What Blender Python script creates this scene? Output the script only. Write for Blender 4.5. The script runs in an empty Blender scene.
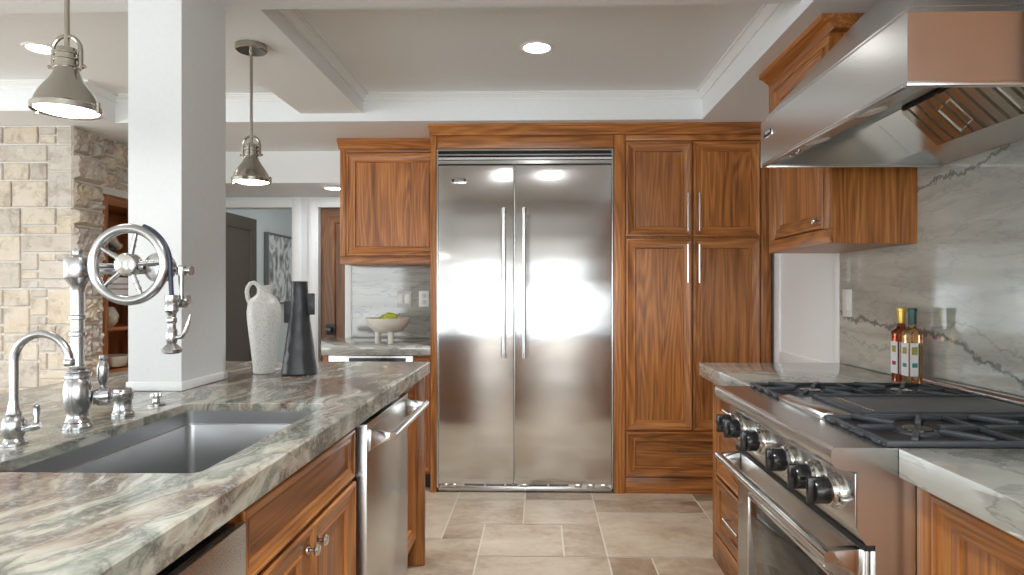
import bpy, bmesh, math, random
from mathutils import Vector, Matrix
R = math.radians
PI = math.pi
C = bpy.context.scene.collection
SC = bpy.context.scene

# ------------------------------------------------------------------ camera, world, exposure
FPX = 630.0                                   # focal length in pixels of the 1024 px wide frame
EYE = 1.25
cam_d = bpy.data.cameras.new('camera')
cam = bpy.data.objects.new('camera', cam_d)
C.objects.link(cam)
cam.location = (0, 0, EYE)
cam.rotation_euler = (R(90), 0, math.atan(0.022))
cam_d.sensor_width = 36.0
cam_d.lens = 36.0 * FPX / 1024.0
cam_d.shift_x = (512 - 526) / 1024.0
cam_d.shift_y = 4.5 / 1024.0
cam_d.clip_start = 0.02
SC.camera = cam

world = bpy.data.worlds.new('daylight')
SC.world = world
world.use_nodes = True
wb = world.node_tree.nodes['Background']
wb.inputs[0].default_value = (0.92, 0.97, 1.0, 1)
wb.inputs[1].default_value = 4.6
SC.view_settings.view_transform = 'Standard'
SC.view_settings.look = 'None'
SC.view_settings.gamma = 1
SC.view_settings.use_curve_mapping = False
SC.view_settings.exposure = 0.45
SC.cycles.use_denoising = True
SC.cycles.max_bounces = 12
SC.cycles.diffuse_bounces = 6
SC.cycles.glossy_bounces = 5
SC.cycles.transmission_bounces = 8
SC.cycles.sample_clamp_indirect = 8.0
SC.cycles.caustics_reflective = False
SC.cycles.caustics_refractive = False


def portal(name, loc, rot, sx, sy):
    """daylight comes in through this window opening: a sampling portal for the sky"""
    d = bpy.data.lights.new(name, 'AREA')
    d.shape = 'RECTANGLE'
    d.size = sx
    d.size_y = sy
    d.cycles.is_portal = True
    o = bpy.data.objects.new(name, d)
    C.objects.link(o)
    o.location = loc
    o.rotation_euler = rot
    return o


YB = -4.2        # wall behind the camera
XL = -6.0        # wall of the living side
ZC = 2.454       # ceiling
ZS = 2.29        # soffit underside
ZB = 2.338       # beam underside
XR = 1.45        # right wall
BACK_WINDOWS = [(-4.15, -2.9, 0.15, 2.27), (-2.05, 1.42, 0.15, 2.27)]
LEFT_FILL_WINDOWS = [(-3.6, -0.9, 0.3, 2.2), (-0.5, 3.3, 0.3, 2.2)]  # unseen windows added on the living side for even ambient fill
RIGHT_FILL_WINDOWS = [(-3.7, -0.9, 0.85, 2.2)]  # unseen window added near the camera as fill for the island front
FAR_FILL_WINDOWS = [(6.9, 7.7, 0.9, 2.0)]  # hidden window added to brighten the room beyond the hall
for (a, b, z0, z1) in BACK_WINDOWS:
    portal('window_daylight', ((a + b) / 2, YB - 0.12, (z0 + z1) / 2), (R(90), 0, 0), b - a, z1 - z0)
for (a, b, z0, z1) in LEFT_FILL_WINDOWS:
    portal('window_daylight', (XL - 0.12, (a + b) / 2, (z0 + z1) / 2), (R(90), 0, R(-90)), b - a, z1 - z0)

for (a, b, z0, z1) in RIGHT_FILL_WINDOWS:
    portal('window_daylight', (XR + 0.14, (a + b) / 2, (z0 + z1) / 2), (R(90), 0, R(90)), b - a, z1 - z0)
for (a, b, z0, z1) in FAR_FILL_WINDOWS:
    portal('window_daylight', (0.99, (a + b) / 2, (z0 + z1) / 2), (R(90), 0, R(90)), b - a, z1 - z0)


# ------------------------------------------------------------------ materials
def mat(name):
    m = bpy.data.materials.new(name)
    m.use_nodes = True
    nt = m.node_tree
    b = nt.nodes['Principled BSDF']
    return m, nt, b


def N(nt, typ, **kw):
    n = nt.nodes.new(typ)
    for k, v in kw.items():
        if k.startswith('i_'):
            n.inputs[k[2:].replace('_', ' ')].default_value = v
        else:
            setattr(n, k, v)
    return n


def L(nt, a, b):
    nt.links.new(a, b)


def ramp(nt, fac, stops, interp='LINEAR'):
    r = nt.nodes.new('ShaderNodeValToRGB')
    cr = r.color_ramp
    cr.interpolation = interp
    while len(cr.elements) < len(stops):
        cr.elements.new(0.5)
    for e, (p, c) in zip(cr.elements, stops):
        e.position = p
        e.color = (*c, 1) if len(c) == 3 else c
    L(nt, fac, r.inputs[0])
    return r.outputs[0]


def math_n(nt, op, a, b=None, c=None):
    n = nt.nodes.new('ShaderNodeMath')
    n.operation = op
    for i, v in enumerate((a, b, c)):
        if v is None:
            continue
        if isinstance(v, (int, float)):
            n.inputs[i].default_value = v
        else:
            L(nt, v, n.inputs[i])
    return n.outputs[0]


def mixc(nt, fac, a, b, blend='MIX'):
    n = nt.nodes.new('ShaderNodeMix')
    n.data_type = 'RGBA'
    n.blend_type = blend
    for i, v in ((0, fac), (6, a), (7, b)):
        if isinstance(v, (int, float)):
            n.inputs[i].default_value = v
        elif isinstance(v, tuple):
            n.inputs[i].default_value = (*v, 1)
        else:
            L(nt, v, n.inputs[i])
    return n.outputs[2]


def noise(nt, vec, scale, detail=4, rough=0.55, dist=0.0, w=None):
    n = nt.nodes.new('ShaderNodeTexNoise')
    if w is not None:
        n.noise_dimensions = '4D'
        L(nt, w, n.inputs['W'])
    n.inputs['Scale'].default_value = scale
    n.inputs['Detail'].default_value = detail
    n.inputs['Roughness'].default_value = rough
    n.inputs['Distortion'].default_value = dist
    if vec is not None:
        L(nt, vec, n.inputs['Vector'])
    return n.outputs['Fac']


def mapping(nt, vec, scale=(1, 1, 1), rot=(0, 0, 0), loc=(0, 0, 0)):
    n = nt.nodes.new('ShaderNodeMapping')
    n.inputs['Scale'].default_value = scale
    n.inputs['Rotation'].default_value = rot
    n.inputs['Location'].default_value = loc
    L(nt, vec, n.inputs['Vector'])
    return n.outputs[0]


def objco(nt):
    return nt.nodes.new('ShaderNodeTexCoord').outputs['Object']


def geoco(nt):
    return nt.nodes.new('ShaderNodeNewGeometry').outputs['Position']


def bump(nt, b, h, strength=0.2, dist=0.002):
    n = nt.nodes.new('ShaderNodeBump')
    n.inputs['Strength'].default_value = strength
    n.inputs['Distance'].default_value = dist
    L(nt, h, n.inputs['Height'])
    L(nt, n.outputs[0], b.inputs['Normal'])


def plain(name, col, rough=0.5, metal=0.0, coat=0.0, bumpy=0.0, bscale=60):
    m, nt, b = mat(name)
    v = noise(nt, objco(nt), bscale, 3)
    c = mixc(nt, v, tuple(x * 0.96 for x in col), tuple(min(1, x * 1.04) for x in col))
    L(nt, c, b.inputs['Base Color'])
    b.inputs['Roughness'].default_value = rough
    b.inputs['Metallic'].default_value = metal
    b.inputs['Coat Weight'].default_value = coat
    if bumpy:
        bump(nt, b, v, bumpy, 0.001)
    return m


def emit(name, col, strength):
    m, nt, b = mat(name)
    b.inputs['Base Color'].default_value = (*col, 1)
    b.inputs['Emission Color'].default_value = (*col, 1)
    b.inputs['Emission Strength'].default_value = strength
    return m


def walnut(name, axis, lo=1.0, red=1.0):
    """oiled walnut, grain running along one axis of the part"""
    m, nt, b = mat(name)
    tc = nt.nodes.new('ShaderNodeTexCoord')
    oi = nt.nodes.new('ShaderNodeObjectInfo')
    rnd = math_n(nt, 'MULTIPLY', oi.outputs['Random'], 37.0)
    sc = [9.0, 9.0, 9.0]
    sc[axis] = 0.9
    v = mapping(nt, tc.outputs['Object'], tuple(sc))
    big = noise(nt, v, 0.62, 2, 0.45, 0.25, w=rnd)
    ringv = math_n(nt, 'MULTIPLY', big, 120.0)
    ring = math_n(nt, 'SINE', ringv)
    ring = math_n(nt, 'MULTIPLY_ADD', ring, 0.5, 0.5)
    sc2 = [150.0, 150.0, 150.0]
    sc2[axis] = 4.0
    v2 = mapping(nt, tc.outputs['Object'], tuple(sc2))
    fib = noise(nt, v2, 1.0, 3, 0.6, 0.0, w=rnd)
    sc3 = [16.0, 16.0, 16.0]
    sc3[axis] = 0.8
    v3 = mapping(nt, tc.outputs['Object'], tuple(sc3))
    band = noise(nt, v3, 0.8, 3, 0.6, 0.3, w=rnd)
    t = math_n(nt, 'MULTIPLY', ring, 0.15)
    t = math_n(nt, 'MULTIPLY_ADD', fib, 0.60, t)
    t = math_n(nt, 'MULTIPLY_ADD', band, 0.50, t)
    t = math_n(nt, 'SUBTRACT', t, 0.13)
    k = lo
    col = ramp(nt, t, [(0.14, (0.072 * k, 0.023 * k * red, 0.007 * k * red)),
                       (0.33, (0.190 * k, 0.069 * k * red, 0.018 * k * red)),
                       (0.50, (0.360 * k, 0.134 * k * red, 0.038 * k * red)),
                       (0.74, (0.56 * k, 0.250 * k * red, 0.078 * k * red))])
    hv = math_n(nt, 'MULTIPLY_ADD', oi.outputs['Random'], 0.24, 0.88)
    hs = nt.nodes.new('ShaderNodeHueSaturation')
    L(nt, col, hs.inputs['Color'])
    L(nt, hv, hs.inputs['Value'])
    hs.inputs['Saturation'].default_value = 1.03
    L(nt, hs.outputs[0], b.inputs['Base Color'])
    b.inputs['Roughness'].default_value = 0.36
    b.inputs['Coat Weight'].default_value = 0.12
    b.inputs['Coat Roughness'].default_value = 0.25
    bump(nt, b, fib, 0.06, 0.001)
    return m


def steel(name, rough=0.26, axis=None, wavy=0.0, col=(0.68, 0.685, 0.68), streak=0.035):
    m, nt, b = mat(name)
    co = objco(nt)
    sc = [90.0, 90.0, 90.0]
    if axis is not None:
        sc[axis] = 2.0
    st = noise(nt, mapping(nt, co, tuple(sc)), 1.0, 2)
    c = mixc(nt, st, tuple(x * (1 - streak * 0.4) for x in col), tuple(min(1, x * (1 + streak * 0.4)) for x in col))
    L(nt, c, b.inputs['Base Color'])
    b.inputs['Metallic'].default_value = 1.0
    rr = math_n(nt, 'MULTIPLY_ADD', st, 0.012, rough - 0.006)
    L(nt, rr, b.inputs['Roughness'])
    if wavy:
        wv = noise(nt, mapping(nt, co, (0.9, 1.0, 3.4)), 1.3, 1, 0.4)
        bump(nt, b, wv, 1.0, wavy)
        # upright brushing: reflections smear sideways
        b.inputs['Anisotropic'].default_value = 0.92
        tg = nt.nodes.new('ShaderNodeCombineXYZ')
        tg.inputs[0].default_value = 1.0
        L(nt, tg.outputs[0], b.inputs['Tangent'])
    return m


def chrome(name, rough=0.12, col=(0.66, 0.655, 0.64)):
    m, nt, b = mat(name)
    v = noise(nt, objco(nt), 40, 2)
    L(nt, mixc(nt, v, tuple(x * 0.95 for x in col), col), b.inputs['Base Color'])
    b.inputs['Metallic'].default_value = 1.0
    b.inputs['Roughness'].default_value = rough
    return m


def island_stone():
    m, nt, b = mat('island_quartzite')
    p = geoco(nt)
    warp = nt.nodes.new('ShaderNodeTexNoise')
    warp.inputs['Scale'].default_value = 1.6
    warp.inputs['Detail'].default_value = 3
    L(nt, p, warp.inputs['Vector'])
    wv = nt.nodes.new('ShaderNodeVectorMath')
    wv.operation = 'MULTIPLY_ADD'
    L(nt, warp.outputs['Color'], wv.inputs[0])
    wv.inputs[1].default_value = (0.55, 0.55, 0.3)
    L(nt, p, wv.inputs[2])
    v = mapping(nt, wv.outputs[0], (4.6, 1.2, 4.0), (0, 0, R(38)))
    f1 = noise(nt, v, 1.0, 7, 0.60, 0.4)
    base = ramp(nt, f1, [(0.30, (0.035, 0.022, 0.022)), (0.38, (0.13, 0.085, 0.075)), (0.435, (0.31, 0.26, 0.20)),
                         (0.49, (0.46, 0.44, 0.37)), (0.53, (0.19, 0.21, 0.17)), (0.58, (0.33, 0.335, 0.285)),
                         (0.64, (0.50, 0.49, 0.43)), (0.72, (0.70, 0.68, 0.62))])
    v2 = mapping(nt, wv.outputs[0], (6.5, 1.4, 5.0), (0, 0, R(40)), (3, 7, 1))
    f2 = noise(nt, v2, 1.3, 7, 0.66, 0.5)
    vein = ramp(nt, f2, [(0.44, (0, 0, 0)), (0.48, (1, 1, 1)), (0.51, (1, 1, 1)), (0.55, (0, 0, 0))])
    c = mixc(nt, math_n(nt, 'MULTIPLY', vein, 0.65), base, (0.095, 0.09, 0.08))
    v4 = mapping(nt, wv.outputs[0], (7.0, 1.2, 5.0), (0, 0, R(36)), (9, 1, 4))
    f4 = noise(nt, v4, 1.2, 7, 0.66, 0.5)
    white = ramp(nt, f4, [(0.56, (0, 0, 0)), (0.61, (1, 1, 1)), (0.70, (1, 1, 1))])
    c = mixc(nt, math_n(nt, 'MULTIPLY', white, 0.7), c, (0.60, 0.595, 0.56))
    f3 = noise(nt, mapping(nt, p, (1, 1, 1), (0, 0, 0), (11, 3, 0)), 2.3, 4, 0.6, 0.6)
    rust = ramp(nt, f3, [(0.50, (0, 0, 0)), (0.60, (1, 1, 1))])
    c = mixc(nt, math_n(nt, 'MULTIPLY', rust, 0.8), c, (0.62, 0.40, 0.36), 'MULTIPLY')
    sp = noise(nt, p, 90, 3, 0.7)
    c = mixc(nt, math_n(nt, 'MULTIPLY', ramp(nt, sp, [(0.5, (0, 0, 0)), (0.62, (1, 1, 1))]), 0.4), c, (0.42, 0.41, 0.36))
    L(nt, c, b.inputs['Base Color'])
    b.inputs['Roughness'].default_value = 0.16
    return m


def wall_stone(name, light=1.0, veins=True, lines=0.22):
    """polished grey-green quartzite with long streaks; two dark veins on the range wall"""
    m, nt, b = mat(name)
    p = geoco(nt)
    v = mapping(nt, p, (1.6, 1.6, 9.0), (R(-9), R(7), 0))
    f1 = noise(nt, v, 1.5, 8, 0.58, 0.35)
    k = light
    base = ramp(nt, f1, [(0.28, (0.30 * k, 0.30 * k, 0.265 * k)), (0.44, (0.375 * k, 0.375 * k, 0.335 * k)),
                         (0.55, (0.42 * k, 0.42 * k, 0.375 * k)), (0.74, (0.50 * k, 0.495 * k, 0.44 * k))])
    f2 = noise(nt, mapping(nt, p, (2.2, 2.2, 10.0), (R(-14), R(10), 0), (4, 2, 9)), 1.4, 8, 0.6, 0.5)
    thin = ramp(nt, f2, [(0.474, (0, 0, 0)), (0.495, (1, 1, 1)), (0.502, (1, 1, 1)), (0.53, (0, 0, 0))])
    c = mixc(nt, math_n(nt, 'MULTIPLY', thin, lines), base, (0.17, 0.18, 0.165))
    if veins:
        sep = nt.nodes.new('ShaderNodeSeparateXYZ')
        L(nt, p, sep.inputs[0])
        wob = noise(nt, p, 14, 6, 0.7)
        wob2 = noise(nt, p, 4, 3, 0.5)
        off = math_n(nt, 'MULTIPLY_ADD', wob, 0.10, -0.05)
        off = math_n(nt, 'ADD', off, math_n(nt, 'MULTIPLY_ADD', wob2, 0.10, -0.05))

        def vein(points, width, y0=1.0, y1=3.2, z0=0.7, z1=1.9):
            fc = nt.nodes.new('ShaderNodeFloatCurve')
            cu = fc.mapping.curves[0]
            pts = [((y - y0) / (y1 - y0), (z - z0) / (z1 - z0)) for y, z in points]
            cu.points[0].location = pts[0]
            cu.points[1].location = pts[-1]
            for q in pts[1:-1]:
                cu.points.new(*q)
            fc.mapping.update()
            yy = math_n(nt, 'MULTIPLY_ADD', sep.outputs['Y'], 1 / (y1 - y0), -y0 / (y1 - y0))
            L(nt, yy, fc.inputs['Value'])
            zz = math_n(nt, 'MULTIPLY_ADD', fc.outputs[0], z1 - z0, z0)
            d = math_n(nt, 'SUBTRACT', math_n(nt, 'ADD', sep.outputs['Z'], off), zz)
            d = math_n(nt, 'ABSOLUTE', d)
            n = noise(nt, p, 30, 3)
            d = math_n(nt, 'DIVIDE', d, math_n(nt, 'MULTIPLY', n, width))
            return ramp(nt, d, [(0.0, (1, 1, 1)), (0.45, (0.75, 0.75, 0.75)), (1.0, (0, 0, 0))])
        a = vein([(1.0, 0.72), (1.7, 0.86), (1.88, 0.958), (2.0, 1.018), (2.2, 1.075), (2.47, 1.113), (2.95, 1.125), (3.2, 1.15)], 0.026)
        c = mixc(nt, math_n(nt, 'MULTIPLY', a, 0.82), c, (0.075, 0.09, 0.09))
        a2 = vein([(1.0, 1.85), (1.6, 1.77), (1.86, 1.715), (1.96, 1.69), (2.15, 1.667), (2.4, 1.64), (2.8, 1.60), (3.2, 1.56)], 0.020)
        c = mixc(nt, math_n(nt, 'MULTIPLY', a2, 0.72), c, (0.09, 0.10, 0.10))
        a3 = vein([(1.0, 0.98), (1.7, 1.03), (1.95, 1.07), (2.2, 1.14), (2.5, 1.05), (2.75, 1.02), (2.95, 1.05), (3.2, 1.1)], 0.012)
        c = mixc(nt, math_n(nt, 'MULTIPLY', a3, 0.45), c, (0.16, 0.16, 0.14))
    L(nt, c, b.inputs['Base Color'])
    b.inputs['Roughness'].default_value = 0.07
    b.inputs['Specular IOR Level'].default_value = 0.8
    return m


def travertine():
    m, nt, b = mat('travertine_tiles')
    g = nt.nodes.new('ShaderNodeNewGeometry')
    rnd = g.outputs['Random Per Island']
    p = g.outputs['Position']
    w = math_n(nt, 'MULTIPLY', rnd, 50.0)
    f = noise(nt, mapping(nt, p, (1.0, 1.6, 1)), 3.0, 6, 0.6, 0.5, w=w)
    f2 = noise(nt, p, 22, 4, 0.65, 0.2, w=w)
    t = math_n(nt, 'ADD', math_n(nt, 'MULTIPLY', f, 0.72), math_n(nt, 'MULTIPLY', f2, 0.28))
    t = math_n(nt, 'MULTIPLY_ADD', rnd, 0.22, math_n(nt, 'SUBTRACT', t, 0.11))
    c = ramp(nt, t, [(0.30, (0.195, 0.128, 0.080)), (0.42, (0.32, 0.232, 0.158)), (0.53, (0.425, 0.335, 0.242)), (0.66, (0.50, 0.415, 0.315)), (0.8, (0.56, 0.485, 0.385))])
    L(nt, c, b.inputs['Base Color'])
    b.inputs['Roughness'].default_value = 0.42
    bump(nt, b, f2, 0.12, 0.002)
    return m


def ashlar():
    m, nt, b = mat('ashlar_limestone')
    g = nt.nodes.new('ShaderNodeNewGeometry')
    rnd = g.outputs['Random Per Island']
    p = g.outputs['Position']
    w = math_n(nt, 'MULTIPLY', rnd, 50.0)
    f = noise(nt, mapping(nt, p, (1, 1, 2.2)), 6.0, 6, 0.65, 0.5, w=w)
    c1 = ramp(nt, rnd, [(0.0, (0.46, 0.415, 0.365)), (0.18, (0.56, 0.475, 0.365)), (0.32, (0.50, 0.45, 0.39)), (0.46, (0.62, 0.55, 0.44)), (0.60, (0.42, 0.37, 0.32)), (0.74, (0.58, 0.495, 0.375)), (0.88, (0.53, 0.49, 0.445)), (1.0, (0.64, 0.57, 0.47))], 'CONSTANT')
    c2 = mixc(nt, ramp(nt, f, [(0.40, (0, 0, 0)), (0.7, (0.8, 0.8, 0.8))]), c1, (0.64, 0.595, 0.52))
    f3 = noise(nt, p, 11, 5, 0.7, 0.4, w=w)
    c3 = mixc(nt, ramp(nt, f3, [(0.32, (0.7, 0.7, 0.7)), (0.5, (0, 0, 0))]), c2, (0.25, 0.20, 0.15))
    L(nt, c3, b.inputs['Base Color'])
    b.inputs['Roughness'].default_value = 0.85
    bump(nt, b, f3, 0.8, 0.015)
    return m


def speckled():
    m, nt, b = mat('speckled_glaze')
    co = objco(nt)
    v = nt.nodes.new('ShaderNodeTexVoronoi')
    v.inputs['Scale'].default_value = 150
    L(nt, co, v.inputs['Vector'])
    n = noise(nt, co, 70, 4, 0.7)
    d = math_n(nt, 'ADD', v.outputs['Distance'], math_n(nt, 'MULTIPLY', n, 0.5))
    c = ramp(nt, d, [(0.34, (0.24, 0.235, 0.22)), (0.48, (0.58, 0.575, 0.55)), (0.66, (0.70, 0.69, 0.66))])
    L(nt, c, b.inputs['Base Color'])
    b.inputs['Roughness'].default_value = 0.3
    bump(nt, b, d, 0.35, 0.002)
    return m


def dented_black():
    m, nt, b = mat('dented_black_ceramic')
    co = objco(nt)
    n = noise(nt, co, 26, 1, 0.4)
    b.inputs['Base Color'].default_value = (0.030, 0.032, 0.036, 1)
    c = mixc(nt, n, (0.026, 0.028, 0.032), (0.036, 0.038, 0.042))
    L(nt, c, b.inputs['Base Color'])
    b.inputs['Roughness'].default_value = 0.36
    bump(nt, b, n, 0.7, 0.008)
    return m


def abstract_art():
    m, nt, b = mat('abstract_grey_painting')
    co = mapping(nt, objco(nt), (1, 1.3, 0.9), (R(25), 0, 0))
    n1 = noise(nt, co, 5.5, 2, 0.4, 1.6)
    n2 = noise(nt, co, 14, 4, 0.6)
    t = math_n(nt, 'MULTIPLY_ADD', n2, 0.22, math_n(nt, 'MULTIPLY', n1, 0.9))
    c = ramp(nt, t, [(0.40, (0.17, 0.17, 0.17)), (0.47, (0.30, 0.30, 0.30)), (0.54, (0.36, 0.36, 0.355)), (0.58, (0.60, 0.60, 0.58)), (0.68, (0.70, 0.70, 0.68))])
    L(nt, c, b.inputs['Base Color'])
    b.inputs['Roughness'].default_value = 0.7
    return m


def glassy(name, col, rough=0.02, trans=0.9, ior=1.4):
    m, nt, b = mat(name)
    v = noise(nt, objco(nt), 30, 2)
    L(nt, mixc(nt, v, tuple(x * 0.95 for x in col), col), b.inputs['Base Color'])
    b.inputs['Roughness'].default_value = rough
    b.inputs['Transmission Weight'].default_value = trans
    b.inputs['IOR'].default_value = ior
    return m


M = {}
M['white'] = plain('white_trim_paint', (0.83, 0.85, 0.855), 0.45)
M['wall'] = plain('white_wall_paint', (0.72, 0.74, 0.75), 0.6)
M['ceil'] = plain('ceiling_paint', (0.80, 0.83, 0.84), 0.7)
M['hallwall'] = plain('hall_room_paint', (0.62, 0.65, 0.64), 0.7)
M['wz'] = walnut('walnut_upright_grain', 2)
M['wx'] = walnut('walnut_level_grain', 0)
M['wy'] = walnut('walnut_lengthwise_grain', 1)
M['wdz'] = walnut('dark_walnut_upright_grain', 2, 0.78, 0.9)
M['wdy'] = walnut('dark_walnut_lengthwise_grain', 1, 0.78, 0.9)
M['rdz'] = walnut('reddish_door_upright_grain', 2, 0.42, 1.0)
M['rdx'] = walnut('reddish_door_level_grain', 0, 0.42, 1.0)
M['darkdoor'] = plain('dark_stained_oak', (0.085, 0.062, 0.042), 0.45)
M['steel'] = steel('brushed_steel', 0.26, 2)
M['steel_y'] = steel('brushed_steel_lengthwise', 0.25, 1)
M['steel_x'] = steel('brushed_steel_level', 0.27, 0)
M['fridge'] = steel('fridge_steel', 0.20, 2, 0.006, (0.76, 0.765, 0.765), 0.02)
M['sink'] = steel('sink_steel', 0.32, 1, 0, (0.50, 0.505, 0.51))
M['nickel'] = steel('brushed_nickel', 0.16, 2, 0, (0.45, 0.42, 0.37), 0.08)
M['chrome'] = chrome('polished_chrome')
M['faucet'] = chrome('brushed_chrome', 0.24, (0.50, 0.50, 0.505))
M['black'] = plain('black_gloss', (0.012, 0.012, 0.013), 0.18)
M['dark'] = plain('dark_recess', (0.02, 0.02, 0.02), 0.6)
M['iron'] = plain('cast_iron', (0.040, 0.046, 0.054), 0.42, 0.0, 0.0, 0.3, 300)
M['griddle'] = plain('griddle_plate', (0.10, 0.105, 0.11), 0.45, 0.3)
M['ovenglass'] = plain('oven_glass', (0.03, 0.03, 0.028), 0.06)
M['island'] = island_stone()
M['stone'] = wall_stone('range_wall_quartzite', 1.15)
M['stone2'] = wall_stone('counter_quartzite', 0.88, False, 0.7)
M['floor'] = travertine()
M['grout'] = plain('floor_grout', (0.60, 0.54, 0.44), 0.8)
M['ashlar'] = ashlar()
M['mortar'] = plain('mortar', (0.72, 0.70, 0.66), 0.9, bumpy=0.3)
M['lamp'] = emit('lamp_diffuser', (1.0, 0.96, 0.90), 12.0)
M['lampw'] = emit('downlight_diffuser', (1.0, 0.98, 0.95), 16.0)
M['speck'] = speckled()
M['blackvase'] = dented_black()
M['art'] = abstract_art()
M['greyframe'] = plain('grey_frame', (0.16, 0.16, 0.16), 0.5)
M['cream'] = plain('cream_ceramic', (0.60, 0.56, 0.47), 0.55)
M['bowl'] = plain('oatmeal_ceramic', (0.62, 0.59, 0.52), 0.5)
M['pear'] = plain('green_pear_skin', (0.34, 0.38, 0.03), 0.4, 0, 0, 0.1, 90)
M['stem'] = plain('brown_stem', (0.06, 0.035, 0.015), 0.7)
M['plate'] = plain('white_plastic', (0.82, 0.82, 0.80), 0.35)
M['platem'] = plain('pale_metal_plate', (0.62, 0.62, 0.61), 0.35)
M['hose'] = plain('navy_hose', (0.022, 0.028, 0.06), 0.35)
M['redoil'] = glassy('red_vinegar_glass', (0.55, 0.10, 0.04))
M['amberoil'] = glassy('amber_oil_glass', (0.90, 0.62, 0.30))
M['gold'] = plain('gold_foil_cap', (0.62, 0.42, 0.10), 0.3, 0.8)
M['green'] = plain('green_cap', (0.008, 0.06, 0.05), 0.35)
M['label'] = plain('paper_label', (0.78, 0.76, 0.78), 0.6)
M['mustard'] = plain('label_mustard', (0.36, 0.32, 0.08), 0.6)
M['berry'] = plain('label_berry', (0.35, 0.04, 0.10), 0.6)
M['teal'] = plain('label_teal', (0.05, 0.22, 0.22), 0.6)
M['paper'] = plain('book_cloth', (0.56, 0.52, 0.45), 0.8)
M['badge'] = plain('badge_black', (0.015, 0.015, 0.017), 0.3)
M['winframe'] = plain('window_frame_paint', (0.75, 0.75, 0.74), 0.4)


# ------------------------------------------------------------------ mesh builder
WORLD = {}


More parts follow.
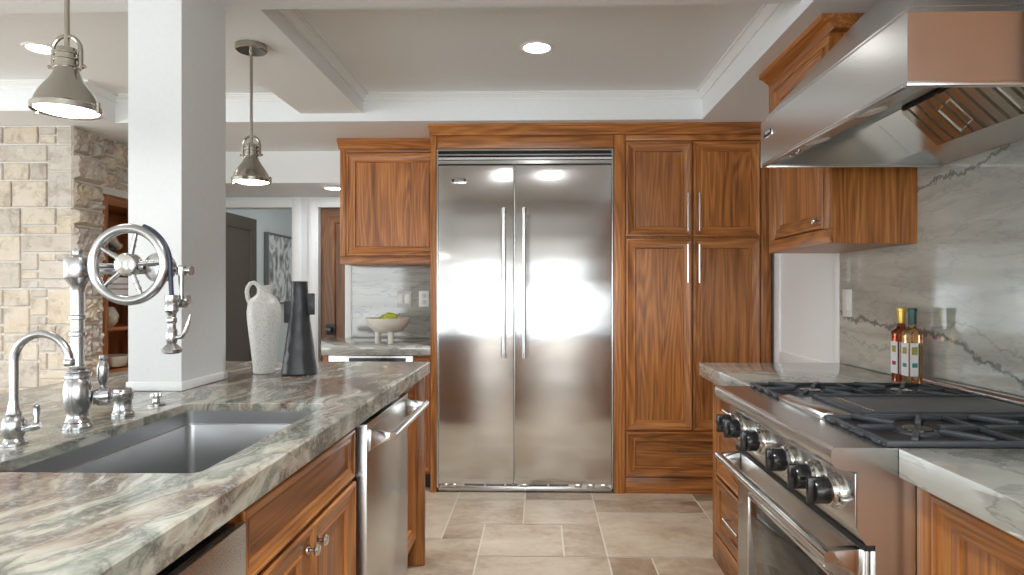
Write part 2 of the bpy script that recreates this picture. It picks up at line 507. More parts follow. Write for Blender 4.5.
class MB:
    def __init__(self):
        self.bm = bmesh.new()
        self.mi = 0

    def _fin(self, faces):
        for f in faces:
            f.material_index = self.mi
        return faces

    def box(self, x0, x1, y0, y1, z0, z1, bev=0.0, seg=2):
        x0, x1 = min(x0, x1), max(x0, x1)
        y0, y1 = min(y0, y1), max(y0, y1)
        z0, z1 = min(z0, z1), max(z0, z1)
        v = [self.bm.verts.new((x, y, z)) for z in (z0, z1) for y in (y0, y1) for x in (x0, x1)]
        idx = [(0, 2, 3, 1), (4, 5, 7, 6), (0, 1, 5, 4), (2, 6, 7, 3), (0, 4, 6, 2), (1, 3, 7, 5)]
        fs = [self.bm.faces.new([v[i] for i in q]) for q in idx]
        self._fin(fs)
        if bev:
            es = list({e for f in fs for e in f.edges})
            r = bmesh.ops.bevel(self.bm, geom=es, offset=bev, segments=seg, profile=0.5, affect='EDGES', clamp_overlap=True)
            self._fin(r['faces'])
        return self

    def prism(self, pts, axis, a0, a1, bev=0.0):
        """extrude a closed outline along one axis; outline is given in the two other axes, in xyz order"""
        def mk(p, a):
            q = [0, 0, 0]
            o = [i for i in range(3) if i != axis]
            q[o[0]], q[o[1]], q[axis] = p[0], p[1], a
            return self.bm.verts.new(q)
        A = [mk(p, a0) for p in pts]
        B = [mk(p, a1) for p in pts]
        fs = [self.bm.faces.new(A), self.bm.faces.new(list(reversed(B)))]
        n = len(pts)
        for i in range(n):
            j = (i + 1) % n
            fs.append(self.bm.faces.new((A[i], B[i], B[j], A[j])))
        bmesh.ops.recalc_face_normals(self.bm, faces=fs)
        self._fin(fs)
        if bev:
            es = list({e for f in fs for e in f.edges})
            r = bmesh.ops.bevel(self.bm, geom=es, offset=bev, segments=2, profile=0.5, affect='EDGES', clamp_overlap=True)
            self._fin(r['faces'])
        return self

    def lathe(self, prof, c, axis=(0, 0, 1), seg=32, squash=None):
        """prof: (radius, height) along axis from c"""
        ax = Vector(axis).normalized()
        u = ax.orthogonal().normalized()
        if abs(ax.z) > 0.99:
            u = Vector((1, 0, 0))
        w = ax.cross(u)
        c = Vector(c)
        rings = []
        for r, h in prof:
            if r < 1e-6:
                rings.append([self.bm.verts.new(c + ax * h)])
            else:
                ring = []
                for k in range(seg):
                    a = 2 * PI * k / seg
                    ring.append(self.bm.verts.new(c + ax * h + (u * math.cos(a) + w * math.sin(a)) * r))
                rings.append(ring)
        fs = []
        for A, B in zip(rings, rings[1:]):
            if len(A) == 1 and len(B) == 1:
                continue
            for k in range(seg):
                j = (k + 1) % seg
                if len(A) == 1:
                    fs.append(self.bm.faces.new((A[0], B[k], B[j])))
                elif len(B) == 1:
                    fs.append(self.bm.faces.new((A[k], B[0], A[j])))
                else:
                    fs.append(self.bm.faces.new((A[k], B[k], B[j], A[j])))
        if len(rings[0]) > 1:
            fs.append(self.bm.faces.new(rings[0]))
        if len(rings[-1]) > 1:
            fs.append(self.bm.faces.new(list(reversed(rings[-1]))))
        bmesh.ops.recalc_face_normals(self.bm, faces=fs)
        self._fin(fs)
        return self

    def cyl(self, p0, p1, r, seg=20, r2=None):
        p0, p1 = Vector(p0), Vector(p1)
        d = p1 - p0
        return self.lathe([(r, 0), (r if r2 is None else r2, d.length)], p0, d, seg)

    def tube(self, pts, r, seg=12, closed=False, flat=None):
        pts = [Vector(p) for p in pts]
        n = len(pts)
        rs = r if isinstance(r, (list, tuple)) else [r] * n
        rings = []
        prev = None
        for i in range(n):
            if closed:
                t = pts[(i + 1) % n] - pts[i - 1]
            else:
                t = pts[min(i + 1, n - 1)] - pts[max(i - 1, 0)]
            t.normalize()
            if prev is None:
                u = t.orthogonal().normalized()
            else:
                u = prev - t * prev.dot(t)
                u.normalize()
            prev = u
            w = t.cross(u)
            rings.append([self.bm.verts.new(pts[i] + (u * math.cos(2 * PI * k / seg) + w * math.sin(2 * PI * k / seg)) * rs[i]) for k in range(seg)])
        fs = []
        pairs = list(zip(rings, rings[1:]))
        if closed:
            pairs.append((rings[-1], rings[0]))
        for A, B in pairs:
            # align (closed rings may be turned)
            off = 0
            if closed and A is rings[-1]:
                off = min(range(seg), key=lambda q: (B[q].co - A[0].co).length)
            for k in range(seg):
                j = (k + 1) % seg
                fs.append(self.bm.faces.new((A[k], A[j], B[(j + off) % seg], B[(k + off) % seg])))
        if not closed:
            fs.append(self.bm.faces.new(list(reversed(rings[0]))))
            fs.append(self.bm.faces.new(rings[-1]))
        bmesh.ops.recalc_face_normals(self.bm, faces=fs)
        self._fin(fs)
        return self

    def quad(self, *p):
        f = self.bm.faces.new([self.bm.verts.new(q) for q in p])
        self._fin([f])
        return f

    def build(self, name, mats, parent=None, smooth=True, angle=32):
        if not isinstance(mats, (list, tuple)):
            mats = [mats]
        vs = [v.co.copy() for v in self.bm.verts]
        lo = Vector([min(v[i] for v in vs) for i in range(3)])
        hi = Vector([max(v[i] for v in vs) for i in range(3)])
        c = (lo + hi) / 2
        if parent is None:
            c.z = lo.z
        bmesh.ops.translate(self.bm, verts=self.bm.verts, vec=-c)
        me = bpy.data.meshes.new(name)
        self.bm.to_mesh(me)
        self.bm.free()
        for m in mats:
            me.materials.append(M[m] if isinstance(m, str) else m)
        if smooth:
            for p in me.polygons:
                p.use_smooth = True
            me.set_sharp_from_angle(angle=R(angle))
        o = bpy.data.objects.new(name, me)
        C.objects.link(o)
        if parent is not None:
            o.parent = parent
            o.location = c - WORLD[parent.name]
        else:
            o.location = c
        WORLD[o.name] = c
        return o


def thing(name, loc, label, cat, group=None):
    o = bpy.data.objects.new(name, None)
    o.empty_display_size = 0.05
    C.objects.link(o)
    o.location = loc
    WORLD[o.name] = Vector(loc)
    tag(o, label, cat, group)
    return o


def tag(o, label, cat, group=None):
    o['label'] = label
    o['category'] = cat
    if group:
        o['group'] = group
    return o


def struct(o):
    o['kind'] = 'structure'
    return o


def copy_tree(o, parent=None):
    c = o.copy()
    C.objects.link(c)
    if parent is not None:
        c.parent = parent
    for ch in list(o.children):
        copy_tree(ch, c)
    return c


def bx(name, m, x0, x1, y0, y1, z0, z1, parent=None, bev=0.0):
    return MB().box(x0, x1, y0, y1, z0, z1, bev).build(name, m, parent)


# frame-and-panel fronts ------------------------------------------------------
DOOR = [(0.0, 0.0), (0.0, 0.018), (0.004, 0.023), (0.013, 0.024), (0.017, 0.0205), (0.046, 0.0135), (0.051, 0.0130), (0.055, 0.0155), (0.059, 0.0150), (0.063, 0.004)]
SLAB = [(0.0, 0.0), (0.0, 0.016), (0.004, 0.020), (0.012, 0.020), (0.015, 0.0175), (0.034, 0.0140), (0.040, 0.0150), (0.046, 0.0145), (0.050, 0.007)]


def panel_front(name, parent, face, u0, u1, z0, z1, w, prof=DOOR, mats=None, scale=1.0):
    """framed door or drawer front. face 'Y-','X+','X-' tells where it looks; w is the carcass plane it lies on"""
    mb = MB()
    if mats is None:
        mats = {'Y-': ['wz', 'wx', 'wz'], 'X+': ['wz', 'wy', 'wz'], 'X-': ['wz', 'wy', 'wz']}[face]

    def pt(u, z, d):
        if face == 'Y-':
            return (u, w - d, z)
        if face == 'X+':
            return (w + d, u, z)
        return (w - d, u, z)
    rings = []
    for i, d in prof:
        i *= scale
        rings.append([mb.bm.verts.new(pt(*q, d)) for q in ((u0 + i, z0 + i), (u1 - i, z0 + i), (u1 - i, z1 - i), (u0 + i, z1 - i))])
    fs = []
    for A, B in zip(rings, rings[1:]):
        for k in range(4):
            j = (k + 1) % 4
            f = mb.bm.faces.new((A[k], A[j], B[j], B[k]))
            f.material_index = 1 if k in (0, 2) else 0
            fs.append(f)
    f = mb.bm.faces.new(rings[-1])
    f.material_index = 2
    fs.append(f)
    fs.append(mb.bm.faces.new(list(reversed(rings[0]))))
    bmesh.ops.recalc_face_normals(mb.bm, faces=fs)
    return mb.build(name, mats, parent, True, 12)


def bar_pull(parent, face, u, z, w, length, upright, stand=0.030, r=0.006, name='handle', m='chrome'):
    """slim bar pull on two posts; (u,z) is its centre on the plane w"""
    def pt(du, dz, d):
        if face == 'Y-':
            return (u + du, w - d, z + dz)
        if face == 'X+':
            return (w + d, u + du, z + dz)
        return (w - d, u + du, z + dz)
    mb = MB()
    h = length / 2
    e = (0, 1) if upright else (1, 0)
    mb.cyl(pt(-h * e[0], -h * e[1], stand), pt(h * e[0], h * e[1], stand), r, 12)
    for s in (-1, 1):
        q = s * (h - 0.018)
        mb.cyl(pt(q * e[0], q * e[1], 0.0), pt(q * e[0], q * e[1], stand), r * 0.85, 10)
    return mb.build(name, m, parent)


def round_knob(parent, face, u, z, w, r=0.014, name='knob', m='chrome'):
    c = {'Y-': (u, w, z), 'X+': (w, u, z), 'X-': (w, u, z)}[face]
    ax = {'Y-': (0, -1, 0), 'X+': (1, 0, 0), 'X-': (-1, 0, 0)}[face]
    return MB().lathe([(r * 0.85, 0), (r * 0.8, 0.003), (r * 0.38, 0.006), (r * 0.36, 0.014), (r * 0.9, 0.019), (r, 0.023), (r * 0.8, 0.028), (0.0, 0.030)], c, ax, 20).build(name, m, parent)


def mosaic(w, h, sizes, seed):
    """fill a w x h grid of cells with rectangles; returns (col,row,cols,rows)"""
    rnd = random.Random(seed)
    used = [[False] * w for _ in range(h)]
    out = []
    for r in range(h):
        for c in range(w):
            if used[r][c]:
                continue
            opts = sizes[:]
            rnd.shuffle(opts)
            for (a, b) in opts + [(2, 1), (1, 2), (1, 1)]:
                if c + a <= w and r + b <= h and not any(used[r + j][c + i] for i in range(a) for j in range(b)):
                    for i in range(a):
                        for j in range(b):
                            used[r + j][c + i] = True
                    out.append((c, r, a, b))
                    break
    return out


# ================================================================== the room
def build_shell():
    # floor: grout bed with individual travertine tiles laid in it
    mb = MB()
    mb.mi = 1
    mb.box(XL - 0.2, XR + 0.15, YB - 0.2, 8.3, -0.12, -0.002)
    mb.mi = 0
    mod = 0.205
    ox, oy = -0.50, 2.975
    tiles = []
    rnd = random.Random(4)
    # tiles seen between the island and the range, laid as in the photograph (module columns / rows)
    fixed = [(-3, 1, 3, 3), (0, 1, 1, 1) , (0, 2, 2, 2), (2, 2, 2, 2), (1, 0, 2, 2), (3, 0, 1, 2), (4, 0, 3, 3), (4, 3, 3, 1),
             (-2, -1, 3, 2), (4, -2, 1, 2), (5, -2, 2, 2), (7, 1, 2, 3), (0, 4, 2, 1), (2, 4, 2, 1), (4, 4, 3, 1), (-2, 4, 2, 1), (1, -2, 3, 2), (7, -1, 2, 2)]
    c0, c1 = int((XL - ox) / mod) - 1, int((XR + 0.1 - ox) / mod) + 1
    r0, r1 = int((YB - oy) / mod) - 1, int((5.2 - oy) / mod) + 1
    used = set()
    for (c, r, a, b) in fixed:
        cells = {(c + i, r + j) for i in range(a) for j in range(b)}
        if cells & used:
            continue
        used |= cells
        tiles.append((c, r, a, b))
    sizes = [(2, 2), (3, 2), (2, 1), (2, 2), (3, 3), (1, 1), (2, 3)]
    for r in range(r0, r1):
        for c in range(c0, c1):
            if (c, r) in used:
                continue
            o = sizes[:]
            rnd.shuffle(o)
            for (a, b) in o + [(1, 1)]:
                cells = {(c + i, r + j) for i in range(a) for j in range(b)}
                if cells & used:
                    continue
                used |= cells
                tiles.append((c, r, a, b))
                break
    g = 0.004
    for (c, r, a, b) in tiles:
        x0, x1 = ox + c * mod + g, ox + (c + a) * mod - g
        y0, y1 = oy + r * mod + g, oy + (r + b) * mod - g
        x0, x1 = max(x0, XL), min(x1, XR + 0.1)
        if x1 - x0 < 0.01:
            continue
        mb.quad((x0, y0, 0), (x1, y0, 0), (x1, y1, 0), (x0, y1, 0))
    struct(mb.build('floor', ['floor', 'grout'], None, False))

    # right wall with its painted section between pantry and backsplash
    # wall behind the refrigerator run
    struct(bx('wall_back', 'wall', -1.416, XR, 4.60, 4.78, 0, ZS))

    # wall behind the camera with window openings
    def wall_with_holes(name, axis, pos, thick, a0, a1, z1, holes, m='wall'):
        mb = MB()
        def seg(u0, u1, za, zb):
            if u1 - u0 < 1e-4 or zb - za < 1e-4:
                return
            if axis == 'Y':
                mb.box(u0, u1, pos, pos + thick, za, zb)
            else:
                mb.box(pos, pos + thick, u0, u1, za, zb)
        u = a0
        for (h0, h1, za, zb) in sorted(holes):
            seg(u, h0, 0, z1)
            seg(h0, h1, 0, za)
            seg(h0, h1, zb, z1)
            u = h1
        seg(u, a1, 0, z1)
        return struct(mb.build(name, m))
    wall_with_holes('wall_rear', 'Y', YB - 0.15, 0.15, XL, XR, ZC, BACK_WINDOWS)
    wall_with_holes('wall_left', 'X', XL - 0.15, 0.15, YB, 5.29, ZC, LEFT_FILL_WINDOWS)
    wall_with_holes('wall_right', 'X', XR, 0.15, YB, 5.29, ZC, RIGHT_FILL_WINDOWS)
    k = 1
    for (a, b, z0, z1) in BACK_WINDOWS:
        mb = MB()
        t = 0.05
        y0, y1 = YB - 0.11, YB - 0.05
        mb.box(a, b, y0, y1, z0, z0 + t)
        mb.box(a, b, y0, y1, z1 - t, z1)
        n = 1 if b - a < 1.5 else 3
        for i in range(n + 1):
            x = a + (b - a) * i / n
            mb.box(max(a, x - t / 2), min(b, x + t / 2), y0 + 0.001, y1 - 0.001, z0 + t, z1 - t)
        mb.box(a + t, b - t, y0 + 0.012, y1 - 0.012, 0.93, 0.97)
        struct(mb.build('window_%d' % k, 'winframe'))
        k += 1
    for (a, b, z0, z1, xw) in [w + (XL - 0.11,) for w in LEFT_FILL_WINDOWS] + [w + (XR + 0.05,) for w in RIGHT_FILL_WINDOWS]:  # frames of the added fill windows, left and right
        mb = MB()
        t = 0.05
        x0, x1 = xw, xw + 0.06
        mb.box(x0, x1, a, b, z0, z0 + t)
        mb.box(x0, x1, a, b, z1 - t, z1)
        for i in range(3):
            y = a + (b - a) * i / 2
            mb.box(x0 + 0.001, x1 - 0.001, max(a, y - t / 2), min(b, y + t / 2), z0 + t, z1 - t)
        struct(mb.build('window_%d' % k, 'winframe'))
        k += 1

    # ceiling, soffits and beams
    struct(bx('ceiling', 'ceil', XL, XR, YB, 5.29, ZC, ZC + 0.15))
    struct(bx('ceiling_soffit', 'ceil', -2.609, XR, 3.815, 4.62, ZS, ZC))
    struct(bx('ceiling_soffit', 'ceil', 0.977, XR, YB, 3.815, ZS, ZC))
    struct(bx('ceiling_soffit', 'ceil', XL, -2.609, 3.55, 4.62, ZS, ZC))
    struct(bx('ceiling_soffit', 'ceil', XL, XR, 4.62, 5.29, 2.057, ZC))
    struct(bx('ceiling_beam', 'ceil', -1.459, -1.078, YB, 3.815, ZB, ZC))
    struct(MB().prism([(XL, 1.55), (0.977, 1.55), (0.977, 2.40), (-1.078, 2.405), (-1.459, 2.41), (XL, 2.47)], 2, ZB + 0.0005, ZC).build('ceiling_beam', 'ceil'))

    # stepped crown strips at the top of the tray sides
    cp = [(0, 0), (0.0, -0.040), (0.010, -0.040), (0.010, -0.032), (0.014, -0.026), (0.026, -0.018), (0.032, -0.012), (0.032, -0.008), (0.044, -0.008), (0.044, 0)]
    runs = [('Y', 3.815, -1.078, 0.977, -1), ('Y', 3.815, -2.609, -1.459, -1), ('X', 0.977, 2.40, 3.815, -1), ('X', -1.078, 2.41, 3.815, 1),
            ('Y', 3.55, XL, -2.609, -1), ('X', -2.609, 3.52, 3.815, 1)]
    for i, (ax, pos, a, b, s) in enumerate(runs):
        mb = MB()
        if ax == 'Y':
            mb.prism([(pos + s * d, ZC + h) for d, h in cp], 0, a, b)
        else:
            mb.prism([(pos + s * d, ZC + h) for d, h in cp], 1, a, b)
        struct(mb.build('trim_%d' % (i + 1), 'white'))

    # column standing on the island
    mb = MB()
    mb.box(-1.398, -1.215, 2.11, 2.411, 0.915, ZB)
    struct(mb.build('column', 'wall'))
    mb = MB()
    mb.box(-1.404, -1.209, 2.104, 2.417, 0.915, 0.945, 0.003)
    struct(mb.build('baseboard_column', 'white'))

    # hall wall with its doorway and second door, room beyond
    Yh = 5.29
    wall_with_holes('wall_hall', 'Y', Yh, 0.11, XL, XR, 2.06,
                    [(-2.80, -2.095, 0, 1.965), (-1.87, -1.12, 0, 1.965)])
    mb = MB()
    for (a, b) in ((-2.80, -2.095), (-1.87, -1.12)):
        w = 0.085
        for (x0, x1, z0, z1) in ((a - w, a, 0, 1.965 + w), (b, b + w, 0, 1.965 + w), (a, b, 1.965, 1.965 + w)):
            mb.box(x0, x1, Yh - 0.018, Yh, z0, z1, 0.003)
            mb.box(x0 + 0.012, x1 - 0.012, Yh - 0.026, Yh - 0.017, z0 + (0.012 if z0 > 1 else 0), z1 - 0.012, 0.003)
    struct(mb.build('trim_7', 'white'))
    mb = MB()
    mb.box(-2.95, -2.80, Yh + 0.11, 8.0, 0, 2.3)
    struct(mb.build('wall_far_left', 'hallwall'))
    struct(bx('wall_far_back', 'hallwall', -2.95, 1.0, 8.0, 8.1, 0, 2.3))
    wall_with_holes('wall_far_right', 'X', 0.9, 0.1, Yh + 0.11, 8.0, 2.3, FAR_FILL_WINDOWS, 'hallwall')
    struct(bx('ceiling_far', 'ceil', -2.95, 1.0, Yh + 0.11, 8.1, 2.3, 2.4))

    # white frame and panel on the right wall between pantry and backsplash
    mb = MB()
    x = XR
    mb.box(x - 0.020, x, 3.045, 3.105, 0.0, 1.66, 0.003)
    mb.box(x - 0.020, x, 3.80, 3.88, 0.0, 1.66, 0.003)
    mb.box(x - 0.020, x, 3.105, 3.80, 0.80, 0.895, 0.003)
    mb.box(x - 0.020, x, 3.105, 3.80, 1.58, 1.66, 0.003)
    mb.box(x - 0.010, x, 3.105, 3.80, 0.0, 1.66)
    struct(mb.build('trim_8', 'white'))
    # end casing of the nook wall
    struct(bx('trim_9', 'white', -1.425, -1.375, 4.575, 4.60, 0.0, ZS, None, 0.003))


def build_chimney():
    mb = MB()
    X1, Y0, Y1 = -2.915, 3.875, 5.285
    n0, n1, nz = 4.136, 4.96, 1.91
    mb.mi = 1
    mb.prism([(-4.6, Y0), (X1, Y0), (X1, n0), (X1 - 0.34, n0), (X1 - 0.34, n1), (X1, n1), (X1, Y1), (-4.6, Y1)], 2, 0, nz)
    mb.prism([(-4.6, Y0), (X1, Y0), (X1, 4.62), (-4.6, 4.62)], 2, nz, ZS)
    mb.mi = 0
    sizes = [(3, 1), (4, 2), (3, 2), (2, 1), (5, 2), (5, 3), (4, 3), (3, 3), (2, 2), (6, 2), (3, 4), (4, 1)]
    m = 0.0565
    rnd = random.Random(11)
    nx, nzc = 29, 41
    z_top = ZS - 0.004
    for (c, r, a, b) in mosaic(nx, nzc, sizes, 21):
        x1, z1 = X1 + 0.012 - c * m, z_top - r * m
        x0, z0 = x1 - a * m, z1 - b * m
        g = 0.0055
        z0 = max(z0, 0.01)
        if z1 - z0 < 0.03:
            continue
        mb.box(x0 + g, x1 - (g if c else 0), Y0 - 0.010 - rnd.random() * 0.006, Y0 + 0.001, z0 + g, z1 - g, 0.005, 1)
    def side(y0, cols, z_lo, z_hi, seed):
        rows = int((z_hi - z_lo) / m)
        for (c, r, a, b) in mosaic(cols, rows, sizes, seed):
            ya, zb = y0 + c * m, z_hi - r * m
            yb, za = ya + a * m, zb - b * m
            g = 0.005
            d = 0.012 + rnd.random() * 0.028
            # split-face block: ragged relief on a small grid, its foot set in the mortar
            w = mb.bm
            nu, nv = max(4, int((yb - ya) / 0.018)), max(3, int((zb - za) / 0.018))
            tilt = rnd.uniform(-0.012, 0.012)
            G = []
            for iv in range(nv + 1):
                row = []
                for iu in range(nu + 1):
                    u, v = iu / nu, iv / nv
                    edge = iu in (0, nu) or iv in (0, nv)
                    yy = ya + g + (yb - ya - 2 * g) * u
                    zz = za + g + (zb - za - 2 * g) * v
                    if edge:
                        xx = X1 - 0.001
                    else:
                        xx = X1 + d + tilt * (u - 0.5) * 2 + rnd.uniform(-0.009, 0.009)
                        yy += rnd.uniform(-0.004, 0.004)
                        zz += rnd.uniform(-0.004, 0.004)
                    row.append(w.verts.new((xx, yy, zz)))
                G.append(row)
            fs = [w.faces.new((G[iv][iu], G[iv][iu + 1], G[iv + 1][iu + 1], G[iv + 1][iu])) for iv in range(nv) for iu in range(nu)]
            for ff in fs:
                ff.normal_update()
                if ff.normal.x < 0:
                    ff.normal_flip()
            mb._fin(fs)
    side(Y0 - 0.022, 5, 0.01, ZS, 8)
    side(n0 + 0.0045, 8, nz, ZS, 9)
    struct(mb.build('wall_chimney', ['ashlar', 'mortar'], None, False))

    # bookcase let into the side of the chimney
    bc = thing('bookcase', ((X1 - 0.17), (n0 + n1) / 2, 0), 'reddish wooden bookcase set into the side of the stone chimney', 'bookcase')
    xf, xb = X1 + 0.006, X1 - 0.325
    a, b = n0 + 0.004, n1 - 0.004
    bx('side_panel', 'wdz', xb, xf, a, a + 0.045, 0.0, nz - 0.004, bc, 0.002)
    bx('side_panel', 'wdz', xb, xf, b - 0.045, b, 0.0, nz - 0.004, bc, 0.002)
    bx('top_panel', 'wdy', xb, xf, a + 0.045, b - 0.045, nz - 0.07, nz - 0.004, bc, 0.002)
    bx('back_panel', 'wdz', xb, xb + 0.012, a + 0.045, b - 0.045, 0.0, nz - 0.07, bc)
    shelves = [0.715, 1.005, 1.225, 1.52]
    for z in shelves:
        bx('shelf', 'wdy', xb + 0.012, xf - 0.004, a + 0.045, b - 0.045, z - 0.022, z, bc, 0.002)
    yc = a + 0.19
    xc = X1 - 0.12
    # things on the shelves
    o = MB().lathe([(0.05, 0.0), (0.075, 0.03), (0.085, 0.08), (0.06, 0.13), (0.052, 0.14), (0.046, 0.135), (0.06, 0.09), (0.0, 0.012)], (xc, yc, shelves[1] + 0.001), (0, 0, 1), 28).build('vase', 'cream')
    tag(o, 'round cream pot on a middle shelf of the chimney bookcase', 'vase')
    o = MB().lathe([(0.05, 0.0), (0.10, 0.012), (0.118, 0.05), (0.122, 0.085), (0.113, 0.085), (0.09, 0.02), (0.0, 0.012)], (xc, yc + 0.05, shelves[0] + 0.001), (0, 0, 1), 28).build('bowl', 'cream')
    tag(o, 'cream bowl on the lowest visible shelf of the bookcase', 'bowl')
    z = shelves[2] + 0.001
    labs = ['lowest of the pale books lying flat on the bookcase shelf behind the faucet wheel',
            'middle one of the pale books lying flat on the bookcase shelf behind the wheel',
            'topmost of the pale books lying flat on the bookcase shelf behind the faucet wheel']
    for i, h in enumerate((0.045, 0.035, 0.05)):
        bk = thing('book', (xc, yc + 0.02, z), labs[i], 'book', 'books lying on the bookcase shelf')
        bx('cover', 'paper', xc - 0.10 + 0.01 * i, xc + 0.09, yc - 0.11, yc + 0.15 - 0.02 * i, z, z + h - 0.002, bk, 0.003)
        bx('pages', 'label', xc - 0.095 + 0.01 * i, xc + 0.093, yc - 0.105, yc + 0.145 - 0.02 * i, z + 0.005, z + h - 0.007, bk)
        z += h
    z = shelves[3] + 0.001
    t = MB().lathe([(0.0, 0.0), (0.03, 0.004), (0.048, 0.05), (0.05, 0.16), (0.03, 0.22), (0.022, 0.26), (0.030, 0.27), (0.018, 0.265), (0.012, 0.2), (0.0, 0.2)], (xc, yc - 0.10, z + 0.175), (0, 0.86, -0.42), 26).build('bottle', 'cream')
    tag(t, 'tilted cream ceramic bottle on the top shelf of the bookcase', 'bottle')
    o = MB().lathe([(0.03, 0), (0.05, 0.02), (0.045, 0.05), (0.03, 0.052)], (xc, yc + 0.02, z), (0, 0, 1), 20).build('bowl', 'dark')
    tag(o, 'small dark pot on the top shelf of the bookcase', 'pot')


# ================================================================== ceiling lamps
def build_lamps():
    # pendants
    px, py = -1.274, 2.755
    p = thing('pendant_lamp', (px, py, 1.725), 'brushed nickel dome pendant hanging right of the white column, above the pitcher', 'pendant lamp', 'pendants over the island')
    zb = 1.725
    mb = MB()
    mb.lathe([(q * 0.93, hh) for q, hh in [(0.080, 0.012), (0.088, 0.008), (0.088, 0.024), (0.082, 0.028), (0.080, 0.032), (0.076, 0.044), (0.068, 0.060), (0.057, 0.076), (0.046, 0.090), (0.037, 0.104), (0.0315, 0.118), (0.0295, 0.126),
              (0.0335, 0.127), (0.0335, 0.132), (0.0295, 0.134), (0.0295, 0.146), (0.033, 0.147), (0.033, 0.151), (0.028, 0.153), (0.028, 0.162), (0.031, 0.163), (0.031, 0.168), (0.027, 0.170), (0.026, 0.178), (0.012, 0.182)]], (px, py, zb), (0, 0, 1), 40)
    mb.build('shade', 'nickel', p)
    MB().lathe([(0.0, 0.003), (0.05, 0.005), (0.0735, 0.012), (0.0735, 0.016), (0.0, 0.016)], (px, py, zb), (0, 0, 1), 40).build('diffuser', 'lamp', p)
    # flange clips
    for s in (-1, 1):
        MB().cyl((px + s * 0.084, py, zb + 0.004), (px + s * 0.084, py, zb + 0.032), 0.006, 10).build('clip', 'nickel', p)
    # yoke
    mb = MB()
    pts = [(px - 0.038, py, zb + 0.124)]
    pts += [(px - 0.038, py, zb + 0.16)]
    for k in range(11):
        a = PI - PI * k / 10
        pts.append((px + 0.038 * math.cos(a), py, zb + 0.175 + 0.038 * math.sin(a)))
    pts += [(px + 0.038, py, zb + 0.16), (px + 0.038, py, zb + 0.124)]
    mb.tube(pts, 0.0055, 8)
    for s in (-1, 1):
        mb.cyl((px + s * 0.028, py, zb + 0.130), (px + s * 0.050, py, zb + 0.130), 0.005, 10)
    mb.build('yoke', 'nickel', p)
    MB().cyl((px, py, zb + 0.180), (px, py, ZB - 0.004), 0.0065, 14).build('stem', 'nickel', p)
    MB().lathe([(0.0, -0.03), (0.010, -0.03), (0.010, -0.026), (0.060, -0.026), (0.066, -0.022), (0.066, 0.0), (0.0, 0.0)], (px, py, ZB), (0, 0, 1), 36).build('canopy', 'nickel', p)
    q = copy_tree(p)
    q.location = (-1.27, 1.665, 1.725)
    q['label'] = 'brushed nickel dome pendant at the upper left, in front of the stone chimney'
    # recessed downlights
    def down(x, y, z, label):
        t = thing('downlight', (x, y, z), label, 'recessed light', 'recessed ceiling lights')
        MB().lathe([(0.062, -0.001), (0.066, -0.006), (0.078, -0.006), (0.084, 0.0), (0.062, 0.0)], (x, y, z), (0, 0, 1), 40).build('trim_ring', 'plate', t)
        MB().lathe([(0.0, -0.002), (0.062, -0.002), (0.062, -0.0005), (0.0, -0.0005)], (x, y, z), (0, 0, 1), 40).build('lens', 'lampw', t)
        return t
    x0, y0 = -0.015, 3.10
    first = down(x0, y0, ZC, 'round recessed light in the tray ceiling before the refrigerator')
    for (x, y, z, lab) in ((-2.46, 3.06, ZC, 'round recessed light in the ceiling behind the upper left pendant'),
                           (-1.60, 4.86, 2.057, 'round recessed light in the low hall ceiling beside the wall cabinet')):
        c = copy_tree(first)
        c.location = (x, y, z)
        c['label'] = lab
    # the light they give, then unseen fill lamps added without fixtures
    spots = [(x0, y0, ZC), (-2.46, 3.06, ZC), (-1.6, 4.86, 2.057), (-0.015, 0.9, ZC), (-0.015, -1.2, ZC), (-2.5, 0.6, ZC), (-1.9, 6.2, 2.3)]  # last entry: fill lamp added to brighten the far room
    for (x, y, z) in spots:
        d = bpy.data.lights.new('downlight_and_fill_beam', 'AREA')
        d.shape = 'DISK'
        d.size = 0.124
        d.energy = 11
        d.spread = R(105) if z > 2.4 else R(178)
        d.energy = 11 if z > 2.4 else 3
        d.color = (0.96, 0.985, 1)
        o = bpy.data.objects.new('downlight_and_fill_beam', d)
        C.objects.link(o)
        o.location = (x, y, z - 0.004)


# ================================================================== refrigerator wall
def badge(parent, face, u, z, w, width, height, text):
    """small badge plate with lettering"""
    def pt(du, dz, d):
        if face == 'Y-':
            return (u + du, w - d, z + dz)
        return (w - d, u + du, z + dz)
    mb = MB()
    a, b = pt(-width / 2, -height / 2, 0), pt(width / 2, height / 2, 0.0025)
    mb.box(a[0], b[0], a[1], b[1], a[2], b[2], 0.0006)
    o = mb.build('badge', 'chrome', parent)
    mb = MB()
    lo = -0.22 if face == 'Y-' else -0.40
    a, b = pt(-width * 0.47, height * lo, 0.0022), pt(width * 0.47, height * 0.44, 0.0030)
    mb.box(a[0], b[0], a[1], b[1], a[2], b[2])
    mb.build('badge_field', 'badge', o)
    cu = bpy.data.curves.new('lettering', 'FONT')
    cu.body = text
    cu.align_x = 'CENTER'
    cu.align_y = 'CENTER'
    cu.size = height * 0.62
    cu.extrude = 0.0004
    tmp = bpy.data.objects.new('lettering_tmp', cu)
    C.objects.link(tmp)
    bpy.context.view_layer.update()
    dg = bpy.context.evaluated_depsgraph_get()
    me = bpy.data.meshes.new_from_object(tmp.evaluated_get(dg))
    bpy.data.objects.remove(tmp)
    me.materials.clear()
    me.materials.append(M['plate'])
    t = bpy.data.objects.new('lettering', me)
    C.objects.link(t)
    t.parent = o
    p = Vector(pt(0, height * 0.11, 0.0034)) - WORLD[o.name]
    t.location = p
    t.rotation_euler = (R(90), 0, 0) if face == 'Y-' else (R(90), 0, R(-90))
    return o


